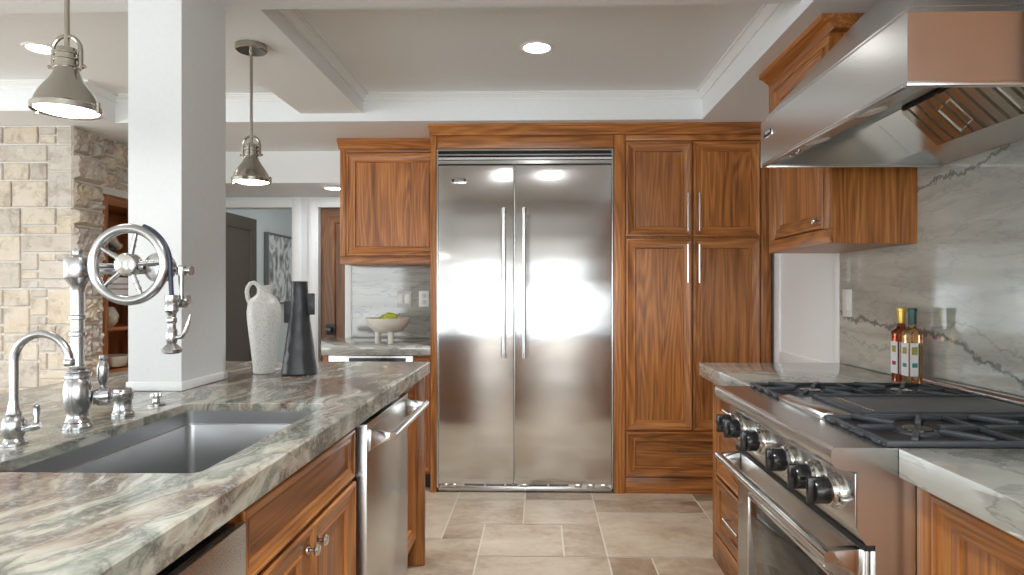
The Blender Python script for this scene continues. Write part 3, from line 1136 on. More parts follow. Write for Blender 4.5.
def build_fridge():
    x0, x1 = -0.643, 0.455
    yf = 3.905
    f = thing('refrigerator', ((x0 + x1) / 2, 4.25, 0), 'wide stainless steel two-door refrigerator built into the walnut wall', 'refrigerator')
    bx('body', 'steel', x0, x1, yf + 0.055, 4.55, 0.03, 2.135, f)
    # trim strips left and right
    for (a, b) in ((x0, x0 + 0.010), (x1 - 0.010, x1)):
        bx('side_trim', 'steel', a, b, yf + 0.006, yf + 0.055, 0.03, 2.135, f, 0.001)
    seam = -0.1585
    dz0, dz1 = 0.057, 2.037
    dl = bx('door', 'fridge', x0 + 0.012, seam - 0.003, yf, yf + 0.05, dz0, dz1, f, 0.006)
    dr = bx('door', 'fridge', seam + 0.003, x1 - 0.012, yf, yf + 0.05, dz0, dz1, f, 0.006)
    dl['label'] = 'narrower left door'
    dr['label'] = 'wider right door'
    for d, x in ((dl, -0.2185), (dr, -0.0955)):
        mb = MB()
        yh = yf - 0.062
        z0, z1 = 0.845, 1.765
        mb.cyl((x, yh, z0), (x, yh, z1), 0.0125, 20)
        mb.build('handle', 'steel', d)
        for z in (z0 + 0.02, z1 - 0.02):
            mb = MB()
            mb.lathe([(0.016, 0.0), (0.016, 0.006), (0.011, 0.010), (0.011, 0.046), (0.015, 0.050), (0.015, 0.058)], (x, yf, z), (0, -1, 0), 18)
            mb.lathe([(0.0172, -0.016), (0.0172, 0.016)], (x, yh, z), (0, 0, 1), 20)
            mb.build('handle_mount', 'chrome', d)
    badge(dl, 'Y-', -0.503, 1.940, yf, 0.092, 0.030, 'VIKING')
    # louvred grille
    g = MB()
    g.box(x0, x1, yf + 0.04, yf + 0.055, 2.040, 2.135)
    g.build('grille_back', 'dark', f)
    for (a, b) in ((2.126, 2.138), (2.097, 2.107), (2.045, 2.068)):
        mb = MB()
        mb.prism([(yf + 0.004, a + 0.002), (yf + 0.006, b), (yf + 0.04, b), (yf + 0.04, a - 0.004)], 0, x0 + 0.004, x1 - 0.004)
        mb.build('grille_slat', 'steel_x', f)
    bx('grille_slat', 'steel_x', x0 + 0.004, x1 - 0.004, yf + 0.018, yf + 0.04, 2.076, 2.090, f)
    # toe grille with its vents and hinges
    bx('toe_plate', 'steel_x', x0 + 0.006, x1 - 0.006, yf + 0.030, yf + 0.055, 0.004, 0.030, f, 0.002)
    bx('toe_grille', 'steel_x', x0 + 0.02, x1 - 0.02, yf + 0.036, yf + 0.055, 0.030, 0.056, f)
    for (a, b) in ((0.17, 0.295), (0.305, 0.42), (0.432, 0.505), (0.57, 0.69), (0.70, 0.82)):
        for z in (0.037, 0.046):
            bx('toe_slot', 'dark', x0 + a, x0 + b, yf + 0.034, yf + 0.036, z, z + 0.006, f)
    for a in (0.02, 0.075, 0.52, 0.86, 0.94, 1.02):
        bx('hinge', 'chrome', x0 + a, x0 + a + 0.045, yf + 0.016, yf + 0.036, 0.032, 0.054, f, 0.003)

    # walnut surround
    s = thing('refrigerator_surround', (-0.1, 4.25, 0), 'walnut frame of stiles and top rail enclosing the refrigerator', 'cabinet frame')
    bx('stile', 'wz', -0.682, -0.645, 3.915, 4.59, 0.0, 2.226, s, 0.002)
    bx('stile', 'wz', 0.458, 0.528, 3.915, 4.59, 0.0, 2.226, s, 0.002)
    bx('top_rail', 'wx', -0.644, 0.457, 3.922, 4.59, 2.145, 2.226, s, 0.002)

    # pantry
    p = thing('pantry_cabinet', (0.98, 4.25, 0), 'tall walnut pantry with four doors and a drawer, right of the refrigerator', 'cabinet')
    yp = 3.935
    bx('carcass', 'wz', 0.5295, 1.427, yp, 4.59, 0.0, 2.226, p)
    bx('stile', 'wz', 1.366, 1.427, yp - 0.013, yp, 0.0, 2.226, p, 0.002)
    bx('top_rail', 'wx', 0.5305, 1.366, yp - 0.013, yp, 2.19, 2.226, p, 0.002)
    bx('base_rail', 'wx', 0.5305, 1.366, yp - 0.012, yp, 0.0, 0.098, p, 0.002)
    for (u0, u1, z0, z1, hx, hz, lab) in ((0.533, 0.942, 1.592, 2.183, 0.910, 1.742, 'upper left door'), (0.949, 1.360, 1.592, 2.183, 0.980, 1.742, 'upper right door'),
                                          (0.533, 0.942, 0.392, 1.582, 0.910, 1.425, 'lower left door'), (0.949, 1.360, 0.392, 1.582, 0.980, 1.425, 'lower right door')):
        d = panel_front('door', p, 'Y-', u0, u1, z0, z1, yp)
        d['label'] = lab
        bar_pull(d, 'Y-', hx, hz, yp - 0.018, 0.235, True)
    d = panel_front('drawer', p, 'Y-', 0.533, 1.360, 0.102, 0.385, yp, mats=['wz', 'wx', 'wx'])
    bar_pull(d, 'Y-', 0.945, 0.262, yp - 0.008, 0.215, False)

    # cornice running over surround and pantry
    cr = [(0.0, 2.226), (-0.006, 2.226), (-0.006, 2.240), (-0.018, 2.252), (-0.030, 2.274), (-0.040, 2.276), (-0.040, 2.289), (0.10, 2.289), (0.10, 2.2262), (0.0, 2.2262)]
    mb = MB()
    mb.prism([(3.915 + d, z) for d, z in cr[:7]] + [(4.55, 2.289), (4.55, 2.2265)], 0, -0.690, 1.427)
    o = mb.build('cornice', 'wx')
    tag(o, 'long walnut crown moulding over the refrigerator and pantry', 'crown moulding')


def build_nook():
    # wall cabinet
    x0, x1, yf = -1.36, -0.684, 4.275
    c = thing('wall_cabinet', ((x0 + x1) / 2, 4.43, 1.44), 'walnut wall cabinet with one door, left of the refrigerator', 'cabinet', )
    bx('carcass', 'wz', x0, x1, yf, 4.578, 1.44, 2.225, c)
    bx('bottom_rail', 'wx', x0, x1, yf - 0.016, yf - 0.0002, 1.44, 1.492, c, 0.002)
    bx('stile', 'wz', x0, x0 + 0.040, yf - 0.016, yf - 0.0002, 1.492, 2.225, c, 0.002)
    bx('top_rail', 'wx', x0 + 0.04, x1, yf - 0.016, yf - 0.0002, 2.199, 2.225, c, 0.002)
    d = panel_front('door', c, 'Y-', x0 + 0.044, x1 - 0.012, 1.497, 2.195, yf)
    MB().cyl((-0.778, yf - 0.036, 1.53), (-0.745, yf - 0.036, 1.53), 0.006, 12).cyl((-0.7615, yf - 0.036, 1.53), (-0.7615, yf - 0.016, 1.53), 0.005, 10).build('knob', 'nickel', d)
    mb = MB()
    cr = [(-0.016, 2.225), (-0.022, 2.240), (-0.040, 2.262), (-0.048, 2.264), (-0.048, 2.289), (0.30, 2.289), (0.30, 2.225)]
    mb.prism([(yf + a, z) for a, z in cr], 0, x0 - 0.012, x1)
    mb.build('cornice', 'wx', c)
    # stone backsplash
    o = bx('stone_backsplash', 'stone2', -1.374, -0.684, 4.58, 4.599, 0.9145, 1.4395)
    tag(o, 'polished grey stone backsplash behind the footed bowl', 'backsplash')
    # counter
    mb = MB()
    mb.prism([(-1.375, 3.93), (-0.683, 3.93), (-0.683, 4.579), (-1.60, 4.579)], 2, 0.852, 0.914, 0.003)
    o = mb.build('countertop', 'stone2')
    tag(o, 'short grey stone countertop beside the refrigerator', 'countertop')
    # under-counter cooler with steel top strip and dark glass
    u = thing('beverage_cooler', (-1.02, 4.25, 0), 'stainless under-counter cooler with a black glass front beneath the short countertop', 'cooler')
    bx('body', 'dark', -1.335, -0.80, 3.985, 4.55, 0.09, 0.851, u)
    bx('door_frame', 'steel', -1.335, -0.80, 3.955, 3.984, 0.11, 0.848, u, 0.003)
    bx('glass', 'black', -1.205, -0.845, 3.948, 3.9545, 0.16, 0.834, u, 0.002)
    bx('kick_plate', 'dark', -1.335, -0.80, 4.0, 4.02, 0.0, 0.089, u)
    b = thing('base_cabinet', (-0.74, 4.25, 0), 'narrow walnut filler cabinet between cooler and refrigerator', 'cabinet')
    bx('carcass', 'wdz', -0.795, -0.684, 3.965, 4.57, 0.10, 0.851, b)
    panel_front('door', b, 'Y-', -0.792, -0.686, 0.12, 0.84, 3.965, SLAB, ['wdz', 'wx', 'wdz'], 0.6)
    bx('toe_kick', 'dark', -0.795, -0.684, 4.03, 4.05, 0.0, 0.0995, b)
    b = thing('base_cabinet', (-1.36, 4.25, 0), 'thin walnut end panel of the cooler niche beneath the short countertop', 'cabinet panel')
    bx('end_panel', 'wdz', -1.375, -1.337, 3.965, 4.57, 0.0, 0.851, b, 0.002)

    # footed bowl and pear
    bxx, by, bz = -1.0, 4.125, 0.9145
    fb = thing('footed_bowl', (bxx, by, bz), 'oatmeal ceramic bowl on three stubby feet on the short countertop', 'bowl')
    prof = [(0.0, 0.068), (0.055, 0.069), (0.095, 0.082), (0.125, 0.112), (0.141, 0.150), (0.143, 0.165), (0.137, 0.165), (0.120, 0.125), (0.09, 0.095), (0.0, 0.082)]
    MB().lathe(prof, (bxx, by, bz), (0, 0, 1), 44).build('basin', 'bowl', fb)
    for a in (-60, 90, 215):
        x, y = bxx + 0.068 * math.cos(R(a)), by + 0.068 * math.sin(R(a))
        MB().lathe([(0.018, 0.0), (0.019, 0.002), (0.019, 0.06), (0.022, 0.082)], (x, y, bz), (0, 0, 1), 20).build('foot', 'bowl', fb)
    pr = thing('pear', (-1.0, 4.09, bz + 0.105), 'green pear lying in the footed bowl', 'pear')
    MB().lathe([(0.0, 0.0), (0.024, 0.003), (0.041, 0.022), (0.043, 0.040), (0.034, 0.060), (0.023, 0.076), (0.015, 0.088), (0.0, 0.092)], (-1.012, 4.085, bz + 0.150), (0.78, -0.10, 0.26), 28).build('flesh', 'pear', pr)
    p0 = Vector((-1.012, 4.085, bz + 0.150)) + Vector((0.78, -0.1, 0.26)).normalized() * 0.090
    MB().tube([p0, p0 + Vector((0.010, 0.0, 0.008)), p0 + Vector((0.016, 0.0, 0.018))], [0.0022, 0.0018, 0.0025], 8).build('stalk', 'stem', pr)
    p2 = thing('pear', (-1.035, 4.16, bz + 0.09), 'second green fruit mostly hidden behind the pear in the footed bowl', 'pear')
    MB().lathe([(0.0, 0.0), (0.022, 0.003), (0.036, 0.020), (0.038, 0.040), (0.03, 0.062), (0.016, 0.074), (0.0, 0.076)], (-1.03, 4.165, bz + 0.112), (0, 0, 1), 26).build('flesh', 'pear', p2)

    # switch and outlet plates on the nook backsplash
    s = thing('switch_plate', (-0.99, 4.578, 1.20), 'square two-gang metal switch plate on the nook backsplash', 'switch')
    bx('plate', 'platem', -1.042, -0.936, 4.573, 4.5795, 1.142, 1.258, s, 0.002)
    for x in (-1.016, -0.966):
        bx('rocker', 'plate', x - 0.018, x + 0.018, 4.569, 4.573, 1.166, 1.234, s, 0.002)
    s = thing('outlet', (-0.845, 4.578, 1.20), 'white electrical outlet on the nook backsplash beside the refrigerator', 'outlet')
    bx('plate', 'plate', -0.882, -0.808, 4.573, 4.5795, 1.142, 1.258, s, 0.002)
    for z in (1.178, 1.222):
        MB().lathe([(0.017, 0), (0.017, 0.002), (0.015, 0.003)], (-0.845, 4.573, z), (0, -1, 0), 20).build('socket', 'platem', s)


def build_hall():
    # open dark door
    d = thing('hall_door', (-2.775, 5.75, 0.0), 'open dark wooden door seen through the white doorway', 'door')
    mats = ['darkdoor', 'darkdoor', 'darkdoor']
    prof = [(0.0, 0.0), (0.0, 0.036), (0.002, 0.038), (0.11, 0.038), (0.118, 0.034), (0.122, 0.026)]
    panel_front('leaf', d, 'X+', 5.41, 6.08, 0.008, 1.955, -2.796, prof, mats)
    # picture
    p = thing('picture', (-2.76, 6.7, 1.12), 'framed abstract grey picture on the wall beyond the doorway', 'picture')
    y0, y1, z0, z1 = 6.33, 7.12, 1.12, 1.86
    bx('canvas', 'art', -2.775, -2.762, y0 + 0.022, y1 - 0.022, z0 + 0.022, z1 - 0.022, p)
    mb = MB()
    for (a, b, c, e) in ((y0, y0 + 0.02, z0, z1), (y1 - 0.02, y1, z0, z1), (y0 + 0.02, y1 - 0.02, z0, z0 + 0.02), (y0 + 0.02, y1 - 0.02, z1 - 0.02, z1)):
        mb.box(-2.799, -2.752, a, b, c, e, 0.002)
    mb.build('frame', 'greyframe', p)
    # closed walnut door with a black rosette
    d = thing('walnut_door', (-1.5, 5.33, 0), 'closed reddish walnut door in the hall left of the wall cabinet', 'door')
    lf = panel_front('leaf', d, 'Y-', -1.866, -1.124, 0.006, 1.961, 5.37, [(0.0, 0.0), (0.0, 0.036), (0.002, 0.038), (0.115, 0.038), (0.122, 0.033), (0.128, 0.026)], ['rdz', 'rdx', 'rdz'])
    yk = 5.332
    bx('rosette', 'badge', -1.822, -1.740, yk - 0.008, yk, 0.885, 0.975, d, 0.002)
    MB().lathe([(0.012, 0.0), (0.012, 0.03), (0.026, 0.036), (0.030, 0.05), (0.024, 0.062), (0.0, 0.066)], (-1.781, yk - 0.008, 0.93), (0, -1, 0), 24).build('door_knob', 'black', d)


# ================================================================== island
ISL_X0, ISL_X1, ISL_Y0, ISL_Y1 = -1.785, -0.53, -0.45, 3.03
SKX0, SKX1, SKY0, SKY1 = -1.063, -0.634, 1.155, 1.885
ZT = 0.914


def rounded_rect(x0, x1, y0, y1, r, n=5):
    pts = []
    for cx, cy, a0 in ((x1 - r, y0 + r, -90), (x1 - r, y1 - r, 0), (x0 + r, y1 - r, 90), (x0 + r, y0 + r, 180)):
        for k in range(n + 1):
            a = R(a0 + 90 * k / n)
            pts.append((cx + r * math.cos(a), cy + r * math.sin(a)))
    return pts


def slab_with_hole(name, m, x0, x1, y0, y1, z0, z1, hole, bev=0.004):
    """stone slab with a bevelled rim and a cut-out"""
    mb = MB()
    bm = mb.bm
    outs = []
    for (z, i) in ((z0, 0.0), (z1 - bev, 0.0), (z1, bev)):
        outs.append([bm.verts.new((x, y, z)) for x, y in ((x0 + i, y0 + i), (x1 - i, y0 + i), (x1 - i, y1 - i), (x0 + i, y1 - i))])
    hs = []
    for (z, g) in ((z0, 0.0), (z1 - bev * 0.6, 0.0), (z1, bev * 0.6)):
        hx0, hx1, hy0, hy1, r = hole
        hs.append([bm.verts.new((x, y, z)) for x, y in rounded_rect(hx0 - g, hx1 + g, hy0 - g, hy1 + g, r)])
    fs = []
    for A, B in zip(outs, outs[1:]):
        for k in range(4):
            fs.append(bm.faces.new((A[k], A[(k + 1) % 4], B[(k + 1) % 4], B[k])))
    n = len(hs[0])
    for A, B in zip(hs, hs[1:]):
        for k in range(n):
            fs.append(bm.faces.new((A[(k + 1) % n], A[k], B[k], B[(k + 1) % n])))
    q = n // 4
    for O, H, flip in ((outs[-1], hs[-1], False), (outs[0], hs[0], True)):
        # corners of the hole ring: right-front, right-back, left-back, left-front
        O4 = [O[1], O[2], O[3], O[0]]
        for k in range(4):
            seg = [H[(k * q + i) % n] for i in range(q)]
            nxt = H[((k + 1) * q) % n]
            face = [O4[k], O4[(k + 1) % 4], nxt] + list(reversed(seg))
            f = bm.faces.new(face)
            fs.append(f)
    bmesh.ops.recalc_face_normals(bm, faces=fs)
    # mitred apron below the slab edge
    w, zl = 0.022, 0.860
    mb.box(x0, x1, y0, y0 + w, zl, z0)
    mb.box(x0, x1, y1 - w, y1, zl, z0)
    mb.box(x0, x0 + w, y0 + w, y1 - w, zl, z0)
    mb.box(x1 - w, x1, y0 + w, y1 - w, zl, z0)
    return mb.build(name, m, None, True, 25)


def build_island():
    o = slab_with_hole('island_countertop', 'island', ISL_X0, ISL_X1, ISL_Y0, ISL_Y1, 0.890, ZT, (SKX0, SKX1, SKY0, SKY1, 0.022))
    tag(o, 'thick veined green and burgundy stone countertop of the island', 'countertop')

    # sink
    s = thing('sink', ((SKX0 + SKX1) / 2, (SKY0 + SKY1) / 2, 0.655), 'deep stainless steel sink under the island countertop', 'sink')
    mb = MB()
    bm = mb.bm
    lev = [(0.0, 0.8895), (0.0, 0.850), (0.010, 0.8495), (0.011, 0.846), (0.012, 0.66), (0.018, 0.655), (0.028, 0.655)]
    rings = []
    e = 0.006
    for (i, z) in lev:
        rings.append([bm.verts.new((x, y, z)) for x, y in rounded_rect(SKX0 - e + i, SKX1 + e - i, SKY0 - e + i, SKY1 + e - i, 0.020)])
    fs = []
    n = len(rings[0])
    for A, B in zip(rings, rings[1:]):
        for k in range(n):
            fs.append(bm.faces.new((A[k], A[(k + 1) % n], B[(k + 1) % n], B[k])))
    fs.append(bm.faces.new(rings[-1]))
    outer = []
    for (i, z) in ((-0.012, 0.8895), (-0.012, 0.645)):
        outer.append([bm.verts.new((x, y, z)) for x, y in rounded_rect(SKX0 - e + i, SKX1 + e - i, SKY0 - e + i, SKY1 + e - i, 0.024)])
    for k in range(n):
        fs.append(bm.faces.new((outer[0][k], outer[0][(k + 1) % n], rings[0][(k + 1) % n], rings[0][k])))
        fs.append(bm.faces.new((outer[1][k], outer[1][(k + 1) % n], outer[0][(k + 1) % n], outer[0][k])))
    fs.append(bm.faces.new(list(reversed(outer[1]))))
    bmesh.ops.recalc_face_normals(bm, faces=fs)
    mb.build('basin', 'sink', s, True, 40)
    MB().lathe([(0.0, 0.001), (0.03, 0.001), (0.043, 0.003), (0.045, 0.0)], (-0.83, 1.60, 0.6552), (0, 0, 1), 28).build('drain', 'chrome', s)

    xf = -0.582                     # cabinet faces
    # cabinet under the sink
    c = thing('sink_cabinet', (-0.83, 1.54, 0), 'walnut island cabinet with two doors under the sink', 'cabinet')
    y0, y1 = 1.172, 1.938
    mb = MB()
    yc = 1.113
    mb.box(-1.12, xf - 0.024, yc, yc + 0.008, 0.10, 0.858)
    mb.box(-1.12, xf - 0.022, y1 - 0.014, y1, 0.10, 0.858)
    mb.box(-1.12, xf - 0.022, yc + 0.008, y1 - 0.014, 0.10, 0.118)
    mb.box(-1.12, -1.108, yc + 0.008, y1 - 0.014, 0.118, 0.858)
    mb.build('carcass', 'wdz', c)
    bx('stile', 'wz', xf - 0.020, xf, y0, y0 + 0.035, 0.10, 0.858, c)
    bx('stile', 'wz', xf - 0.020, xf, y1 - 0.035, y1, 0.10, 0.858, c)
    bx('rail', 'wy', xf - 0.020, xf, y0 + 0.035, y1 - 0.035, 0.826, 0.858, c)
    bx('rail', 'wy', xf - 0.020, xf, y0 + 0.035, y1 - 0.035, 0.668, 0.686, c)
    bx('rail', 'wy', xf - 0.020, xf, y0 + 0.035, y1 - 0.035, 0.10, 0.13, c)
    panel_front('false_drawer_front', c, 'X+', y0 + 0.020, y1 - 0.022, 0.684, 0.832, xf - 0.002, SLAB, ['wz', 'wy', 'wy'], 0.72)
    ym = 1.553
    d = panel_front('door', c, 'X+', y0 + 0.020, ym - 0.002, 0.125, 0.672, xf - 0.002, DOOR)
    round_knob(d, 'X+', ym - 0.030, 0.622, xf + 0.017, 0.0145)
    d = panel_front('door', c, 'X+', ym + 0.002, y1 - 0.022, 0.125, 0.672, xf - 0.002, DOOR)
    round_knob(d, 'X+', ym + 0.030, 0.622, xf + 0.017, 0.0145)
    bx('toe_kick', 'dark', -0.66, -0.645, y0, y1, 0.0, 0.0995, c)

    # dishwashers
    def dishwasher(y0, y1, label):
        d = thing('dishwasher', (-0.85, (y0 + y1) / 2, 0.0), label, 'dishwasher', 'dishwashers in the island')
        bx('body', 'dark', -1.11, -0.590, y0 + 0.008, y1 - 0.008, 0.10, 0.855, d)
        dr = bx('door', 'steel', -0.588, -0.541, y0 + 0.004, y1 - 0.004, 0.105, 0.836, d, 0.003)
        bx('control_strip', 'steel_y', -0.588, -0.572, y0 + 0.010, y1 - 0.010, 0.8365, 0.843, dr)
        # wide flat bar on two scooped brackets
        ya, yb = y0 + 0.03, y1 - 0.03
        xb, zb = -0.462, 0.796
        MB().cyl((xb, ya - 0.012, zb), (xb, yb + 0.012, zb), 0.0125, 20).build('handle', 'chrome', dr)
        for y in (ya, yb):
            mb = MB()
            mb.prism([(-0.541, zb + 0.022), (xb - 0.004, zb + 0.010), (xb + 0.004, zb), (xb - 0.008, zb - 0.012), (-0.510, zb - 0.030), (-0.541, zb - 0.052)], 1, y - 0.008, y + 0.008, 0.003)
            mb.build('handle_bracket', 'chrome', dr)
        bx('kick_plate', 'dark', -0.66, -0.645, y0 + 0.01, y1 - 0.01, 0.0, 0.099, d)
        return d
    dishwasher(1.955, 2.572, 'stainless dishwasher with a chrome bar handle at the far end of the island')
    near = thing('dishwasher', (-0.85, 0.86, 0), 'stainless appliance front at the near end of the island, left of the sink cabinet', 'dishwasher')
    bx('body', 'dark', -1.11, -0.590, 0.558, 1.110, 0.10, 0.855, near)
    nd = bx('door', 'steel', -0.588, -0.541, 0.552, 1.150, 0.105, 0.827, near, 0.003)
    bx('control_strip', 'black', -0.586, -0.550, 0.56, 1.125, 0.8272, 0.832, nd)
    bx('kick_plate', 'dark', -0.66, -0.645, 0.56, 1.14, 0.0, 0.099, near)

    # filler and end cabinet with the post at the corner
    e = thing('end_cabinet', (-0.85, 2.75, 0), 'narrow walnut cabinet with its tall end panel at the far end of the island', 'cabinet')
    bx('carcass', 'wz', -1.11, xf - 0.002, 2.580, 2.86, 0.10, 0.858, e)
    panel_front('door', e, 'X+', 2.590, 2.85, 0.13, 0.84, xf - 0.002, DOOR)
    bx('end_panel', 'wz', -0.645, -0.527, 2.865, 2.890, 0.0, 0.859, e, 0.002)
    bx('toe_kick', 'dark', -0.66, -0.645, 2.58, 2.86, 0.0, 0.099, e)
    # island back body
    b = thing('island_cabinet', (-1.44, 1.3, 0), 'walnut base of the island on its stone chimney side', 'cabinet')
    bx('carcass', 'wz', -1.72, -1.13, -0.40, 2.890, 0.0, 0.858, b)
    bx('end_panel', 'wz', -1.1295, -0.6455, 2.866, 2.890, 0.0, 0.858, b)
    f = thing('filler_cabinet', (-0.85, 0.1, 0), 'plain walnut cabinet of the island before the near appliance', 'cabinet')
    bx('carcass', 'wz', -1.11, xf - 0.002, -0.40, 0.545, 0.10, 0.858, f)
    panel_front('door', f, 'X+', 0.08, 0.54, 0.12, 0.84, xf - 0.002, DOOR)
    panel_front('door', f, 'X+', -0.39, 0.075, 0.12, 0.84, xf - 0.002, DOOR)
    bx('toe_kick', 'dark', -0.66, -0.645, -0.40, 0.545, 0.0, 0.099, f)


def build_faucet():
    fx, fy = -1.141, 1.531
    z0 = ZT + 0.0005
    f = thing('wheel_faucet', (fx, fy, z0), 'tall chrome faucet with a spoked wheel behind the sink', 'faucet')
    k = 1.0
    prof = [(0.0375, 0.0), (0.0375, 0.006), (0.034, 0.010), (0.031, 0.014), (0.033, 0.017), (0.029, 0.022), (0.026, 0.034), (0.029, 0.044), (0.0345, 0.062), (0.0362, 0.080),
            (0.0350, 0.100), (0.0315, 0.116), (0.027, 0.122), (0.031, 0.125), (0.031, 0.131), (0.026, 0.133), (0.0285, 0.137), (0.0285, 0.141), (0.022, 0.144), (0.023, 0.149), (0.018, 0.153),
            (0.0165, 0.160), (0.0165, 0.226), (0.0210, 0.229), (0.0210, 0.236), (0.0165, 0.239), (0.0165, 0.266), (0.0210, 0.269), (0.0210, 0.277), (0.0175, 0.280),
            (0.0175, 0.336), (0.019, 0.348), (0.026, 0.362), (0.0335, 0.370), (0.0345, 0.372), (0.0345, 0.414), (0.031, 0.420), (0.016, 0.424), (0.012, 0.428), (0.0125, 0.436), (0.010, 0.442), (0.0, 0.446)]
    prof = [(q * 0.86, hh) for q, hh in prof]
    MB().lathe(prof, (fx, fy, z0), (0, 0, 1), 36).build('body', 'faucet', f)
    # side lever
    h = MB()
    h.lathe([(0.016, 0.0), (0.020, 0.006), (0.024, 0.012), (0.024, 0.030), (0.020, 0.036), (0.012, 0.040), (0.0, 0.042)], (fx + 0.024, fy + 0.02, z0 + 0.074), (0.75, 0.55, 0.0), 24)
    h.build('valve', 'faucet', f)
    lx, ly = fx + 0.038, fy + 0.034
    MB().lathe([(0.006, 0.0), (0.008, 0.014), (0.006, 0.020), (0.012, 0.040), (0.013, 0.066), (0.010, 0.080), (0.006, 0.086), (0.009, 0.091), (0.007, 0.098), (0.0, 0.100)], (lx, ly, z0 + 0.078), (0.02, 0, 1), 20).build('lever', 'faucet', f)

    # arm from the body head to the wheel axle, on to the docking bracket
    wx, wy, wz = -0.990, fy - 0.035, 1.316
    za = 1.302
    arm = MB()
    arm.cyl((fx + 0.03, fy, za), (-0.90, fy, za), 0.0085, 16)
    arm.cyl((fx + 0.03, fy, za + 0.013), (-0.93, fy, za + 0.013), 0.005, 12)
    arm.build('arm', 'faucet', f)
    MB().lathe([(0.020, 0.0), (0.033, 0.004), (0.036, 0.010), (0.036, 0.030), (0.030, 0.036), (0.020, 0.040)], (wx + 0.055, fy - 0.020, wz - 0.006), (0, 1, 0), 30).build('pulley_drum', 'faucet', f)
    # wheel
    w = MB()
    Rr = 0.087
    pts = [(wx + Rr * math.cos(2 * PI * i / 64), wy, wz + Rr * math.sin(2 * PI * i / 64)) for i in range(64)]
    w.tube(pts, 0.0115, 14, closed=True)
    wh = w.build('wheel', 'faucet', f)
    MB().lathe([(0.010, -0.022), (0.024, -0.018), (0.0275, -0.012), (0.0275, 0.012), (0.015, 0.02), (0.012, 0.035)], (wx, wy, wz), (0, 1, 0), 28).build('hub', 'chrome', wh)
    for a in (5, 77, 149, 221, 293):
        c, s = math.cos(R(a)), math.sin(R(a))
        sp = MB()
        ax = (c, 0, s)
        sp.lathe([(0.0062, 0.022), (0.0058, 0.044), (0.0070, 0.045), (0.0070, 0.048), (0.0056, 0.049), (0.0054, 0.060), (0.0066, 0.061), (0.0066, 0.064), (0.0052, 0.065), (0.0048, 0.082)], (wx, wy, wz), ax, 12)
        sp.build('spoke', 'faucet', wh)
    # docking bracket
    dx, dz = -0.882, 1.303
    b = MB()
    b.cyl((-0.912, fy - 0.01, dz), (dx + 0.030, fy - 0.01, dz), 0.0075, 14)
    b.lathe([(0.012, 0.0), (0.012, 0.004)], (dx + 0.028, fy - 0.01, dz), (1, 0, 0), 16)
    b.lathe([(0.0115, -0.012), (0.0125, -0.004), (0.0125, 0.008), (0.009, 0.012)], (dx + 0.006, fy - 0.01, dz), (0, 0, 1), 16)
    b.cyl((dx + 0.006, fy - 0.01, dz - 0.075), (dx + 0.006, fy - 0.01, dz), 0.0068, 14)
    b.lathe([(0.009, -0.018), (0.012, -0.012), (0.012, 0.010), (0.008, 0.014)], (dx + 0.006, fy - 0.01, dz - 0.080), (1, 0, 0), 16)
    b.lathe([(0.012, 0.0), (0.012, 0.005)], (dx + 0.020, fy - 0.01, dz - 0.072), (1, 0, 0), 16)
    b.build('bracket', 'faucet', f)
    # hose laid over the wheel and hanging to the spray head
    sx, sy = -0.885, fy - 0.035
    hp = []
    for a in range(70, -6, -8):
        hp.append((wx + (Rr + 0.012) * math.cos(R(a)), wy + 0.004, wz + (Rr + 0.012) * math.sin(R(a))))
    hp += [(-0.8905, wy + 0.003, wz - 0.03), (-0.8965, sy, wz - 0.06), (sx, sy, wz - 0.085)]
    hp[-4:] = [hp[-4], (-0.8895, wy + 0.003, wz - 0.025), (-0.8865, sy, wz - 0.055), (sx, sy, 1.232)]
    MB().tube(hp, 0.0055, 12).build('hose', 'hose', f)
    s = MB()
    s.lathe([(0.006, 0.012), (0.0145, 0.010), (0.0155, 0.0), (0.0135, -0.008), (0.0155, -0.014), (0.0155, -0.026), (0.010, -0.034), (0.009, -0.042), (0.0115, -0.046), (0.0115, -0.054),
             (0.009, -0.058), (0.0095, -0.070), (0.012, -0.074), (0.013, -0.092), (0.012, -0.100), (0.010, -0.106), (0.018, -0.114), (0.0225, -0.120), (0.0215, -0.127), (0.016, -0.130)], (sx, sy, 1.232), (0, 0, 1), 24)
    sp = s.build('spray_head', 'faucet', f)
    MB().tube([(sx + 0.010, sy, 1.140), (sx + 0.024, sy, 1.142), (sx + 0.034, sy, 1.156), (sx + 0.040, sy, 1.176), (sx + 0.045, sy, 1.196)], [0.005, 0.0052, 0.005, 0.0042, 0.002], 10).build('lever', 'chrome', sp)
    # docking ring ties spray head to bracket
    MB().cyl((sx + 0.004, sy + 0.006, 1.221), (dx + 0.006, fy - 0.01, 1.225), 0.0055, 10).build('dock', 'faucet', f)

    # small filtered-water faucet
    gx, gy = -1.155, 1.359
    g = thing('water_faucet', (gx, gy, z0), 'small chrome gooseneck water faucet at the left edge, beside the wheel faucet', 'faucet')
    MB().lathe([(0.0245, 0.0), (0.0245, 0.005), (0.019, 0.010), (0.017, 0.015), (0.0205, 0.024), (0.0225, 0.036), (0.022, 0.050), (0.0185, 0.060), (0.0135, 0.064), (0.0145, 0.068), (0.0125, 0.074),
                (0.0105, 0.088), (0.0085, 0.098)], (gx, gy, z0), (0, 0, 1), 30).build('body', 'faucet', g)
    r = 0.062
    zt = 1.165 - 0.007 - r
    pts = [(gx, gy, z0 + 0.085), (gx, gy, z0 + 0.14)]
    for k in range(17):
        a = PI - PI * k / 16 * 0.97
        pts.append((gx + r + r * math.cos(a), gy, zt + r * math.sin(a)))
    pts.append((pts[-1][0], gy, 1.100))
    MB().tube(pts, 0.0085, 14).build('spout', 'faucet', g)
    tip = pts[-1]
